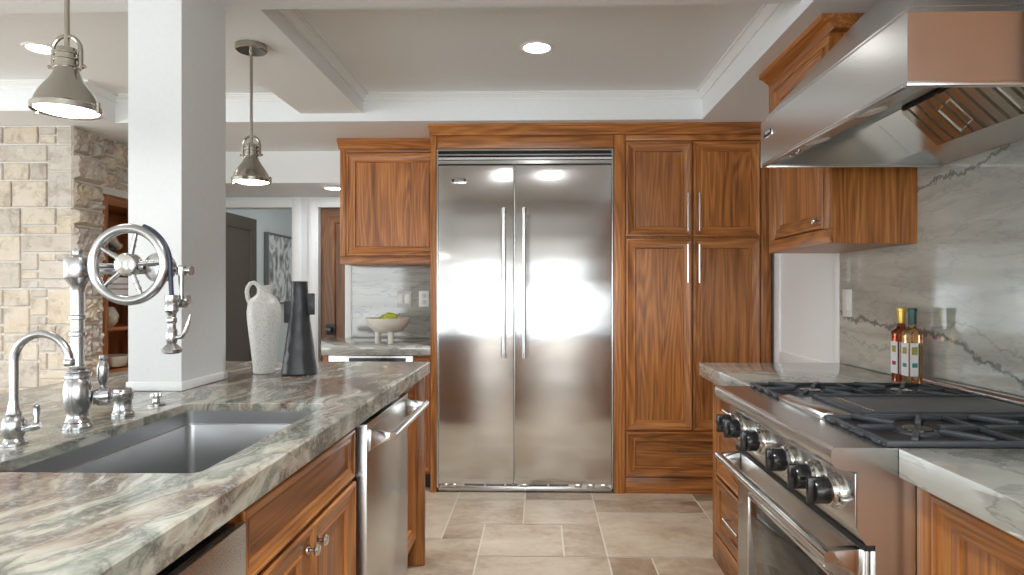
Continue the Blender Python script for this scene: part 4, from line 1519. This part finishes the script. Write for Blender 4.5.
    MB().lathe([(0.0085, 0.016), (0.0110, 0.012), (0.0110, 0.004), (0.0095, 0.0)], (tip[0], gy, 1.088), (0, 0, 1), 18).build('tip', 'faucet', g)
    hh = MB()
    hh.lathe([(0.007, 0.0), (0.007, 0.014), (0.009, 0.018), (0.009, 0.030), (0.006, 0.036)], (gx + 0.019, gy, z0 + 0.034), (1, 0.2, 0.25), 16)
    hh.lathe([(0.005, 0.0), (0.0065, 0.006), (0.0045, 0.012), (0.0075, 0.030), (0.006, 0.036), (0.0075, 0.041), (0.0, 0.046)], (gx + 0.046, gy + 0.005, z0 + 0.044), (0, 0, 1), 16)
    hh.build('lever', 'faucet', g)

    # air-gap cap and button
    ax, ay = -1.139, 1.697
    a = MB()
    a.lathe([(0.0275, 0.0), (0.0275, 0.006), (0.0245, 0.010), (0.0225, 0.016), (0.021, 0.036), (0.0235, 0.046), (0.0255, 0.050), (0.0255, 0.060), (0.022, 0.063), (0.0215, 0.070), (0.019, 0.073), (0.0, 0.074)], (ax, ay, z0), (0, 0, 1), 30)
    o = a.build('air_gap_cap', 'faucet')
    tag(o, 'stout chrome air gap cap right of the wheel faucet', 'fitting')
    bxx, by = -1.140, 1.848
    t = thing('push_button', (bxx, by, z0), 'low chrome lobed button in front of the white column', 'fitting')
    MB().lathe([(0.024, 0.0), (0.024, 0.004), (0.018, 0.008), (0.010, 0.010), (0.009, 0.020), (0.0, 0.021)], (bxx, by, z0), (0, 0, 1), 26).build('base', 'faucet', t)
    mb = MB()
    for k in range(6):
        an = 2 * PI * k / 6
        mb.lathe([(0.0, 0.020), (0.0045, 0.021), (0.0055, 0.028), (0.004, 0.034), (0.0, 0.035)], (bxx + 0.0115 * math.cos(an), by + 0.0115 * math.sin(an), z0), (0, 0, 1), 10)
    mb.lathe([(0.010, 0.019), (0.011, 0.030), (0.0, 0.032)], (bxx, by, z0), (0, 0, 1), 16)
    mb.build('button', 'chrome', t)


def build_vases():
    # speckled pitcher
    x, y, z = -1.142, 2.585, ZT + 0.0008
    p = thing('pitcher', (x, y, z), 'tall white speckled ceramic pitcher beside the black vase on the island', 'pitcher')
    mb = MB()
    prof = [(0.0, 0.0), (0.042, 0.0), (0.045, 0.004), (0.046, 0.03), (0.054, 0.10), (0.063, 0.17), (0.0695, 0.225), (0.0705, 0.255), (0.066, 0.285), (0.053, 0.308), (0.037, 0.320), (0.030, 0.328), (0.0275, 0.340), (0.0290, 0.356), (0.033, 0.362), (0.029, 0.362), (0.024, 0.345), (0.0, 0.33)]
    mb.lathe([(q * 0.95, hh) for q, hh in prof], (x, y, z), (0, 0, 1), 48)
    # spout: pull the rim out to the right
    for v in mb.bm.verts:
        h = v.co.z - z
        if h > 0.327:
            dx, dy = v.co.x - x, v.co.y - y
            r = math.hypot(dx, dy)
            if r > 1e-4:
                a = math.atan2(dy, dx)
                wgt = max(0.0, math.cos(a)) ** 3 * (h - 0.327) / 0.035
                v.co.x += 0.024 * wgt
                v.co.z += 0.008 * wgt
    mb.build('body', 'speck', p)
    hp = []
    for (dx, dz) in ((-0.022, 0.352), (-0.030, 0.366), (-0.042, 0.374), (-0.057, 0.370), (-0.068, 0.355), (-0.072, 0.335), (-0.068, 0.312), (-0.062, 0.296), (-0.057, 0.288)):
        hp.append((x + dx, y, z + dz))
    MB().tube(hp, [0.008, 0.008, 0.0085, 0.0085, 0.0085, 0.0085, 0.009, 0.0095, 0.010], 12).build('handle', 'speck', p)
    # black vase
    x, y = -0.985, 2.562
    b = thing('black_vase', (x, y, z), 'tapered matte black vase with two side lugs on the island', 'vase')
    MB().lathe([(0.0, 0.0), (0.068, 0.0), (0.0715, 0.006), (0.065, 0.05), (0.053, 0.14), (0.042, 0.22), (0.0345, 0.31), (0.0315, 0.372), (0.033, 0.378), (0.030, 0.379), (0.026, 0.372), (0.028, 0.30), (0.0, 0.20)], (x, y, z), (0, 0, 1), 44).build('body', 'blackvase', b)
    bx('lug', 'blackvase', x - 0.063, x - 0.028, y - 0.008, y + 0.008, z + 0.208, z + 0.298, b, 0.004)
    bx('lug', 'blackvase', x + 0.026, x + 0.062, y - 0.008, y + 0.008, z + 0.242, z + 0.330, b, 0.004)


# ================================================================== range side
RY0, RY1 = 1.372, 2.272


def build_range_wall():
    o = bx('stone_backsplash', 'stone', XR - 0.020, XR - 0.0005, -0.5, 3.035, 0.9145, 1.95)
    tag(o, 'polished grey veined stone backsplash along the range wall', 'backsplash')
    # counters
    mb = MB()
    mb.box(0.757, XR - 0.021, RY1 + 0.004, 3.017, 0.852, ZT, 0.003)
    o = mb.build('countertop', 'stone2')
    tag(o, 'grey stone countertop beyond the range, under the two bottles', 'countertop')
    mb = MB()
    mb.box(0.770, XR - 0.021, -0.5, RY0 - 0.001, 0.852, ZT, 0.003)
    o = mb.build('countertop', 'stone2')
    tag(o, 'grey veined stone countertop at the lower right, before the range', 'countertop')

    # drawer cabinet beyond the range
    xf = 0.835
    c = thing('drawer_cabinet', (1.1, 2.64, 0), 'walnut cabinet with three drawers beyond the range', 'cabinet')
    y0, y1 = RY1 + 0.006, 2.998
    bx('carcass', 'wz', xf, XR - 0.022, y0, y1, 0.0, 0.8515, c)
    bx('stile', 'wz', xf - 0.018, xf - 0.0002, y1 - 0.045, y1, 0.0, 0.8515, c, 0.002)
    bx('base_rail', 'wy', xf - 0.018, xf - 0.0002, y0, y1 - 0.045, 0.0, 0.125, c, 0.002)
    for (z0, z1, hz) in ((0.655, 0.838, 0.735), (0.405, 0.640, 0.53), (0.135, 0.390, 0.262)):
        d = panel_front('drawer', c, 'X-', y0 + 0.01, y1 - 0.047, z0, z1, xf, SLAB, ['wz', 'wy', 'wy'])
        bar_pull(d, 'X-', 2.66, hz, xf - 0.008, 0.20, False)

    # cabinet before the range
    xf = 0.826
    c = thing('base_cabinet', (1.1, 0.5, 0), 'walnut base cabinet at the lower right, before the range', 'cabinet')
    y0, y1 = -0.45, RY0 - 0.002
    bx('carcass', 'wz', xf, XR - 0.022, y0, y1, 0.10, 0.8515, c)
    bx('stile', 'wz', xf - 0.018, xf - 0.0002, y1 - 0.050, y1, 0.10, 0.8515, c, 0.002)
    bx('rail', 'wy', xf - 0.018, xf - 0.0002, y0, y1 - 0.050, 0.838, 0.8515, c, 0.001)
    for (a, b) in ((0.72, y1 - 0.054), (0.12, 0.715)):
        d = panel_front('door', c, 'X-', a, b, 0.13, 0.835, xf, DOOR)
        bar_pull(d, 'X-', a + 0.05, 0.62, xf - 0.018, 0.16, True)
    bx('toe_kick', 'dark', xf + 0.06, xf + 0.075, y0, y1, 0.0, 0.0995, c)

    # wall cabinet beyond the hood
    xf = 1.115
    c = thing('wall_cabinet', (1.27, 2.73, 1.435), 'walnut wall cabinet behind the range hood, above the bottles', 'cabinet')
    y0, y1 = 2.418, 3.045
    bx('carcass', 'wz', xf, XR - 0.021, y0, y1, 1.435, 2.235, c)
    bx('bottom_rail', 'wy', xf - 0.018, xf - 0.0002, y0, y1, 1.435, 1.492, c, 0.002)
    bx('top_rail', 'wy', xf - 0.018, xf - 0.0002, y0, y1, 2.198, 2.235, c, 0.002)
    bx('stile', 'wz', xf - 0.018, xf - 0.0002, y0, y0 + 0.045, 1.492, 2.198, c, 0.002)
    bx('stile', 'wz', xf - 0.018, xf - 0.0002, y1 - 0.075, y1, 1.492, 2.198, c, 0.002)
    d = panel_front('door', c, 'X-', y0 + 0.047, y1 - 0.077, 1.496, 2.194, xf, DOOR)
    round_knob(d, 'X-', y0 + 0.085, 1.530, xf - 0.018, 0.013)
    mb = MB()
    prof = [(0.0, 2.235), (0.006, 2.243), (0.034, 2.264), (0.046, 2.266), (0.046, 2.289)]
    x = xf - 0.018
    mb.prism([(x - a, z) for a, z in prof] + [(XR - 0.003, 2.289), (XR - 0.003, 2.235)], 1, y0 - 0.046, y1)
    mb.build('cornice', 'wy', c)

    # wall cabinet on the near side of the hood
    c = thing('wall_cabinet', (1.27, 0.83, 1.435), 'walnut wall cabinet on the near side of the range hood', 'cabinet')
    bx('carcass', 'wz', 1.115, XR - 0.021, 0.35, 1.30, 1.435, 2.285, c)
    panel_front('door', c, 'X-', 0.36, 0.82, 1.45, 2.27, 1.115, DOOR)
    panel_front('door', c, 'X-', 0.83, 1.29, 1.45, 2.27, 1.115, DOOR)

    # switch plate at the end of the backsplash
    s = thing('switch_plate', (XR - 0.022, 2.955, 1.20), 'slim white switch plate at the far end of the range backsplash', 'switch')
    bx('plate', 'plate', XR - 0.026, XR - 0.0205, 2.915, 3.000, 1.135, 1.262, s, 0.002)
    bx('rocker', 'plate', XR - 0.029, XR - 0.026, 2.940, 2.975, 1.165, 1.232, s, 0.001)

    # two bottles
    def bottle(x, y, glass, cap, lab, accent, label):
        z = ZT + 0.0006
        b = thing('bottle', (x, y, z), label, 'bottle', 'bottles on the counter beyond the range')
        w = 0.026
        mb = MB()
        bm = mb.bm
        lev = [(0.026, 0.0), (w, 0.004), (w, 0.172), (0.027, 0.186), (0.016, 0.200), (0.0125, 0.208), (0.0125, 0.232)]
        rings = []
        for r, h in lev:
            rr = 0.35 * r if h < 0.19 else 0.95 * r
            rings.append([bm.verts.new((x + a, y + c, z + h)) for a, c in rounded_rect(-r, r, -r, r, rr, 4)])
        fs = []
        n = len(rings[0])
        for A, B in zip(rings, rings[1:]):
            for k in range(n):
                fs.append(bm.faces.new((A[k], A[(k + 1) % n], B[(k + 1) % n], B[k])))
        fs.append(bm.faces.new(rings[-1]))
        fs.append(bm.faces.new(list(reversed(rings[0]))))
        bmesh.ops.recalc_face_normals(bm, faces=fs)
        mb.build('glass', glass, b, True, 50)
        MB().lathe([(0.0135, 0.218), (0.0140, 0.222), (0.0140, 0.262), (0.0160, 0.263), (0.0160, 0.272), (0.0150, 0.276), (0.0, 0.277)], (x, y, z), (0, 0, 1), 24).build('cap', cap, b)
        for (face) in ('-x', '-y'):
            mb = MB()
            t = 0.0012
            if face == '-x':
                mb.box(x - w - t, x - w - 0.0002, y - 0.022, y + 0.022, z + 0.030, z + 0.150)
                mb.mi = 1
                mb.box(x - w - t - 0.0006, x - w - t + 0.0001, y - 0.013, y + 0.013, z + 0.110, z + 0.134)
                mb.mi = 2
                mb.box(x - w - t - 0.0006, x - w - t + 0.0001, y - 0.012, y + 0.012, z + 0.062, z + 0.076)
            else:
                mb.box(x - 0.022, x + 0.006, y - w - t, y - w - 0.0002, z + 0.030, z + 0.150)
                mb.mi = 1
                mb.box(x - 0.018, x + 0.004, y - w - t - 0.0006, y - w - t + 0.0001, z + 0.108, z + 0.136)
                mb.mi = 2
                mb.box(x - 0.016, x + 0.003, y - w - t - 0.0006, y - w - t + 0.0001, z + 0.062, z + 0.078)
            mb.build('paper_label', [lab, 'mustard', accent], b, False)
    bottle(1.362, 2.405, 'redoil', 'gold', 'label', 'berry', 'red vinegar bottle with a gold cap on the counter beyond the range')
    bottle(1.360, 2.332, 'amberoil', 'green', 'label', 'teal', 'amber oil bottle with a green cap beside the gold-capped bottle')


def build_range():
    r = thing('range', (1.05, (RY0 + RY1) / 2, 0), 'stainless steel range with six black knobs and a wide oven door', 'range')
    xw = XR - 0.021
    # body with the bull-nosed front in profile
    prof = [(0.627, 0.900), (0.629, 0.909), (0.636, 0.914), (xw - 0.05, 0.914), (xw - 0.05, 0.10), (0.722, 0.10), (0.722, 0.704), (0.703, 0.704), (0.683, 0.734), (0.683, 0.862), (0.650, 0.866), (0.635, 0.872), (0.628, 0.884)]
    mb = MB()
    mb.prism(prof, 1, RY0, RY1)
    mb.build('body', 'steel_y', r, True, 28)
    # recessed dark gap above the door
    bx('door_gap', 'dark', 0.700, 0.7215, RY0 + 0.004, RY1 - 0.004, 0.690, 0.7035, r)
    # control panel
    cp = bx('control_panel', 'steel_y', 0.679, 0.6825, RY0 + 0.0005, RY1 - 0.0005, 0.740, 0.858, r, 0.001)
    for i, y in enumerate((2.185, 2.100, 1.925, 1.712, 1.560, 1.452)):
        z = 0.798
        k = MB()
        k.lathe([(0.041, 0.0), (0.042, 0.005), (0.040, 0.012), (0.036, 0.016), (0.035, 0.024), (0.031, 0.026)], (0.679, y, z), (-1, 0, 0), 32)
        bz = k.build('bezel', 'chrome', r)
        kb = MB()
        kb.lathe([(0.030, 0.022), (0.030, 0.034), (0.0285, 0.052), (0.026, 0.057), (0.0, 0.058)], (0.679, y, z), (-1, 0, 0), 28)
        kb.box(0.679 - 0.070, 0.679 - 0.026, y - 0.0075, y + 0.0075, z - 0.030, z + 0.030, 0.003)
        kk = kb.build('knob', 'black', bz)
    # small chrome switch at the near end of the panel
    MB().lathe([(0.006, 0.0), (0.006, 0.010), (0.009, 0.012), (0.009, 0.018), (0.0, 0.019)], (0.679, RY0 + 0.036, 0.790), (-1, 0, 0), 14).build('switch', 'chrome', r)
    # oven door
    d = bx('oven_door', 'steel_y', 0.706, 0.7215, RY0 + 0.022, RY1 - 0.008, 0.165, 0.688, r, 0.003)
    bx('oven_window', 'ovenglass', 0.7030, 0.7062, RY0 + 0.14, RY1 - 0.135, 0.235, 0.560, d, 0.001)
    mb = MB()
    for (a, b, z0, z1) in ((RY0 + 0.128, RY0 + 0.140, 0.223, 0.572), (RY1 - 0.135, RY1 - 0.123, 0.223, 0.572), (RY0 + 0.14, RY1 - 0.135, 0.223, 0.235), (RY0 + 0.14, RY1 - 0.135, 0.560, 0.572)):
        mb.box(0.7015, 0.7062, a, b, z0, z1, 0.001)
    mb.build('window_trim', 'chrome', d)
    MB().cyl((0.636, RY0 + 0.024, 0.668), (0.636, RY1 - 0.010, 0.668), 0.0135, 22).build('handle', 'chrome', d)
    for y in (RY0 + 0.040, RY1 - 0.026):
        mb = MB()
        mb.prism([(0.706, 0.686), (0.640, 0.680), (0.629, 0.672), (0.632, 0.660), (0.655, 0.652), (0.685, 0.632), (0.706, 0.620)], 1, y - 0.012, y + 0.012, 0.003)
        mb.build('handle_bracket', 'chrome', d)
    bx('kick_panel', 'steel_y', 0.712, 0.7215, RY0 + 0.006, RY1 - 0.006, 0.10, 0.155, r, 0.002)
    for y in (RY0 + 0.06, RY1 - 0.06):
        for x in (0.79, 1.33):
            MB().lathe([(0.022, 0.0), (0.022, 0.012), (0.016, 0.016), (0.016, 0.0995)], (x, y, 0.0005), (0, 0, 1), 16).build('leg', 'steel', r)
    # back trim with a line of vent holes
    mb = MB()
    mb.prism([(xw - 0.070, 0.9145), (xw - 0.070, 0.938), (xw - 0.062, 0.946), (xw - 0.001, 0.946), (xw - 0.001, 0.9145)], 1, RY0, RY1, 0.001)
    bt = mb.build('back_trim', 'steel_y', r)
    mb = MB()
    n = 44
    for i in range(n):
        y = RY0 + 0.02 + (RY1 - RY0 - 0.04) * i / (n - 1)
        mb.box(xw - 0.040, xw - 0.020, y - 0.0045, y + 0.0045, 0.9458, 0.9464)
    mb.build('vent_holes', 'dark', bt)

    # cooking top: dark spill pan, burners, grates and griddle
    gx0, gx1 = 0.750, xw - 0.078
    secs = [(RY0 + 0.004, RY0 + 0.300), (RY1 - 0.300, RY1 - 0.004)]
    zg = 0.928
    for (a, b) in secs:
        bx('spill_pan', 'dark', gx0 + 0.012, gx1 - 0.012, a + 0.010, b - 0.010, 0.9142, 0.9150, r)
        for q in (0.25, 0.75):
            cx, cy = gx0 + (gx1 - gx0) * q, (a + b) / 2
            bu = MB().lathe([(0.050, 0.0), (0.048, 0.005), (0.040, 0.007), (0.0, 0.007)], (cx, cy, 0.9150), (0, 0, 1), 28).build('burner', 'iron', r)
            MB().lathe([(0.034, 0.007), (0.033, 0.011), (0.0, 0.0115)], (cx, cy, 0.9150), (0, 0, 1), 24).build('burner_cap', 'black', bu)
        g = MB()
        t = 0.011
        g.box(gx0, gx1, a, a + t, 0.915, zg, 0.002)
        g.box(gx0, gx1, b - t, b, 0.915, zg, 0.002)
        xm = (gx0 + gx1) / 2
        for x in (gx0, xm - t / 2, gx1 - t):
            g.box(x, x + t, a + t, b - t, 0.917, zg, 0.002)
        # scalloped front feet
        for i in range(4):
            y = a + 0.04 + (b - a - 0.08) * i / 3
            g.box(gx0 - 0.007, gx0 + 0.004, y - 0.016, y + 0.016, 0.9155, 0.925, 0.003)
        for q in (0.25, 0.75):
            cx, cy = gx0 + (gx1 - gx0) * q, (a + b) / 2
            hx, hy = (gx1 - gx0) / 4 - t, (b - a) / 2 - t
            for an in (R(0), R(58), R(122), R(180), R(238), R(302)):
                c, s = math.cos(an), math.sin(an)
                far = min(hx / abs(c) if abs(c) > 1e-3 else 9, hy / abs(s) if abs(s) > 1e-3 else 9)
                p0 = (cx + c * 0.052, cy + s * 0.052)
                p1 = (cx + c * far, cy + s * far)
                w = 0.0065
                nx, ny = -s * w, c * w
                z0, z1 = 0.921, 0.933
                vv = [(p0[0] + nx, p0[1] + ny), (p0[0] - nx, p0[1] - ny), (p1[0] - nx, p1[1] - ny), (p1[0] + nx, p1[1] + ny)]
                g.prism(vv, 2, z0, z1, 0.0015)
        g.build('grate', 'iron', r)
    a, b = RY0 + 0.304, RY1 - 0.304
    g = MB()
    g.box(gx0 + 0.10, gx1, a + 0.002, b - 0.002, 0.9145, 0.930, 0.003)
    gr = g.build('griddle', 'griddle', r)
    g = MB()
    g.box(gx0 + 0.10, gx1, a + 0.002, a + 0.012, 0.930, 0.936, 0.002)
    g.box(gx0 + 0.10, gx1, b - 0.012, b - 0.002, 0.930, 0.936, 0.002)
    g.box(gx0 + 0.09, gx0 + 0.102, a + 0.002, b - 0.002, 0.9145, 0.934, 0.002)
    g.build('griddle_rim', 'iron', gr)
    g = MB()
    for i in range(16):
        y = a + 0.03 + (b - a - 0.06) * i / 15
        g.lathe([(0.0045, 0.0), (0.0035, 0.0015), (0.0, 0.0018)], (gx0 + 0.150, y, 0.930), (0, 0, 1), 10)
    g.build('drain_dots', 'chrome', gr)
    g = MB()
    g.prism([(gx0 - 0.010, 0.9145), (gx0 - 0.012, 0.924), (gx0 - 0.004, 0.931), (gx0 + 0.022, 0.933), (gx0 + 0.026, 0.926), (gx0 + 0.086, 0.926), (gx0 + 0.088, 0.9145)], 1, a + 0.002, b - 0.002, 0.001)
    g.build('drip_tray', 'steel_y', r)


def build_hood():
    h = thing('range_hood', (1.1, (RY0 + RY1) / 2, 1.70), 'large stainless steel range hood with baffle filters above the range', 'range hood')
    x0, x1 = 0.790, XR - 0.0205
    y0, y1 = RY0 + 0.0, RY1 + 0.0
    zb, zl = 1.703, 1.852
    zc = 2.20
    cx0, cy0, cy1 = 1.09, y0 + 0.265, y1 - 0.265
    # outer skin with wall thickness: closed outer shell, open underneath with an inner skin
    mb = MB()
    bm = mb.bm
    def ring(a, b, c, d, z):
        return [bm.verts.new(p) for p in ((a, c, z), (b, c, z), (b, d, z), (a, d, z))]
    t = 0.014
    O = [ring(x0, x1, y0, y1, zb), ring(x0, x1, y0, y1, zl), ring(cx0, x1, cy0, cy1, zc), ring(cx0, x1, cy0, cy1, ZS - 0.001)]
    I = [ring(x0 + t, x1 - 0.004, y0 + t, y1 - t, zb), ring(x0 + t, x1 - 0.004, y0 + t, y1 - t, zl + 0.02)]
    fs = []
    for A, B in zip(O, O[1:]):
        for k in range(4):
            j = (k + 1) % 4
            fs.append(bm.faces.new((A[k], A[j], B[j], B[k])))
    fs.append(bm.faces.new(O[-1]))
    for k in range(4):
        j = (k + 1) % 4
        fs.append(bm.faces.new((O[0][j], O[0][k], I[0][k], I[0][j])))
        fs.append(bm.faces.new((I[0][j], I[0][k], I[1][k], I[1][j])))
    fs.append(bm.faces.new(I[1]))
    bmesh.ops.recalc_face_normals(bm, faces=fs)
    mb.build('canopy', 'steel_y', h, True, 20)
    # rolled bottom rim
    mb = MB()
    mb.box(x0 - 0.002, x1, y0 - 0.002, y0 + t, zb - 0.010, zb + 0.0005, 0.002)
    mb.box(x0 - 0.002, x1, y1 - t, y1 + 0.002, zb - 0.010, zb + 0.0005, 0.002)
    mb.box(x0 - 0.002, x0 + t, y0 + t, y1 - t, zb - 0.010, zb + 0.0005, 0.002)
    mb.build('rim', 'steel_y', h)
    ya, yb = y0 + t + 0.001, y1 - t - 0.001
    # light bar along the front
    lb = MB()
    lb.prism([(x0 + t + 0.001, zb + 0.001), (x0 + 0.105, zb + 0.022), (x0 + 0.105, zl + 0.018), (x0 + t + 0.001, zl + 0.018)], 1, ya, yb)
    lbo = lb.build('light_bar', 'steel_y', h)
    for y in (y1 - 0.30, y0 + 0.28):
        MB().lathe([(0.0, 0.004), (0.030, 0.004), (0.036, 0.003), (0.037, -0.004)], (x0 + 0.070, y, zb + 0.0145), (0.22, 0, -1), 26).build('lamp_lens', 'plate', lbo)
    for y in (y1 - 0.20, y1 - 0.25):
        MB().lathe([(0.010, -0.002), (0.010, 0.014), (0.006, 0.018), (0.0, 0.019)], (x0 + 0.030, y, zb + 0.005), (0, 0, -1), 16).build('control_knob', 'chrome', lbo)
    # inner ceiling between light bar and filters, blank plate at the far end, rear lip
    bx('inner_plate', 'steel_y', x0 + 0.106, 1.205, ya, yb, zl + 0.005, zl + 0.018, h)
    def slope(name, m, ya_, yb_, parent, d=0.0, th=0.006):
        A, B = Vector((1.190, 0, 1.852)), Vector((1.315, 0, 1.735))
        n = Vector((-(B.z - A.z), 0, B.x - A.x)).normalized()
        if n.z > 0:
            n = -n
        pts = [A + n * d, B + n * d, B + n * (d - th), A + n * (d - th)]
        return MB().prism([(p.x, p.z) for p in pts], 1, ya_, yb_).build(name, m, parent)
    fy1 = 2.10
    slope('blank_plate', 'steel', fy1 + 0.004, yb, h)
    mb = MB()
    mb.prism([(1.313, 1.742), (x1 - 0.006, zb - 0.004), (x1 - 0.006, zb + 0.010), (1.322, 1.752)], 1, ya, yb)
    mb.build('rear_lip', 'steel_y', h)
    # baffle filters
    A, B = Vector((1.190, 0, 1.852)), Vector((1.315, 0, 1.735))
    dvec = (B - A).normalized()
    n = Vector((-dvec.z, 0, dvec.x))
    if n.z > 0:
        n = -n
    nf = 3
    wf = (fy1 - ya - 0.01) / nf
    for i in range(nf):
        b1 = fy1 - i * wf
        b0 = b1 - wf + 0.004
        fl = slope('baffle_filter', 'dark', b0, b1, h)
        ns = 5
        ws = (b1 - b0) / ns
        mb = MB()
        for k in range(ns):
            s0, s1 = b0 + k * ws + 0.003, b0 + (k + 1) * ws - 0.003
            P = [A + n * 0.001 + dvec * 0.006, B + n * 0.001 - dvec * 0.006]
            Q = [p + n * 0.012 for p in P]
            # an inverted channel: raised strip
            v = []
            for p, q in zip(P, Q):
                v += [(p.x, s0, p.z), (p.x, s1, p.z), (q.x, s1 - 0.004, q.z), (q.x, s0 + 0.004, q.z)]
            V = [mb.bm.verts.new(c) for c in v]
            f2 = [mb.bm.faces.new([V[j] for j in q]) for q in ((0, 1, 2, 3), (7, 6, 5, 4), (0, 4, 5, 1), (1, 5, 6, 2), (2, 6, 7, 3), (3, 7, 4, 0))]
            bmesh.ops.recalc_face_normals(mb.bm, faces=f2)
        mb.build('baffles', 'nickel', fl)
        ym = b0 + 0.035
        for ym in (b0 + 0.05,):
            q0 = A + dvec * 0.045 + n * 0.013
            q1 = A + dvec * 0.135 + n * 0.013
            pts = [q0, q0 + n * 0.022, q1 + n * 0.022, q1]
            MB().tube([(p.x, ym, p.z) for p in pts], 0.0035, 8).build('handle', 'chrome', fl)
    badge(h, 'X-', y1 - 0.075, 1.800, x0, 0.075, 0.026, 'VIKING')


build_shell()
build_chimney()
build_lamps()
build_fridge()
build_nook()
build_hall()
build_island()
build_faucet()
build_vases()
build_range_wall()
build_range()
build_hood()
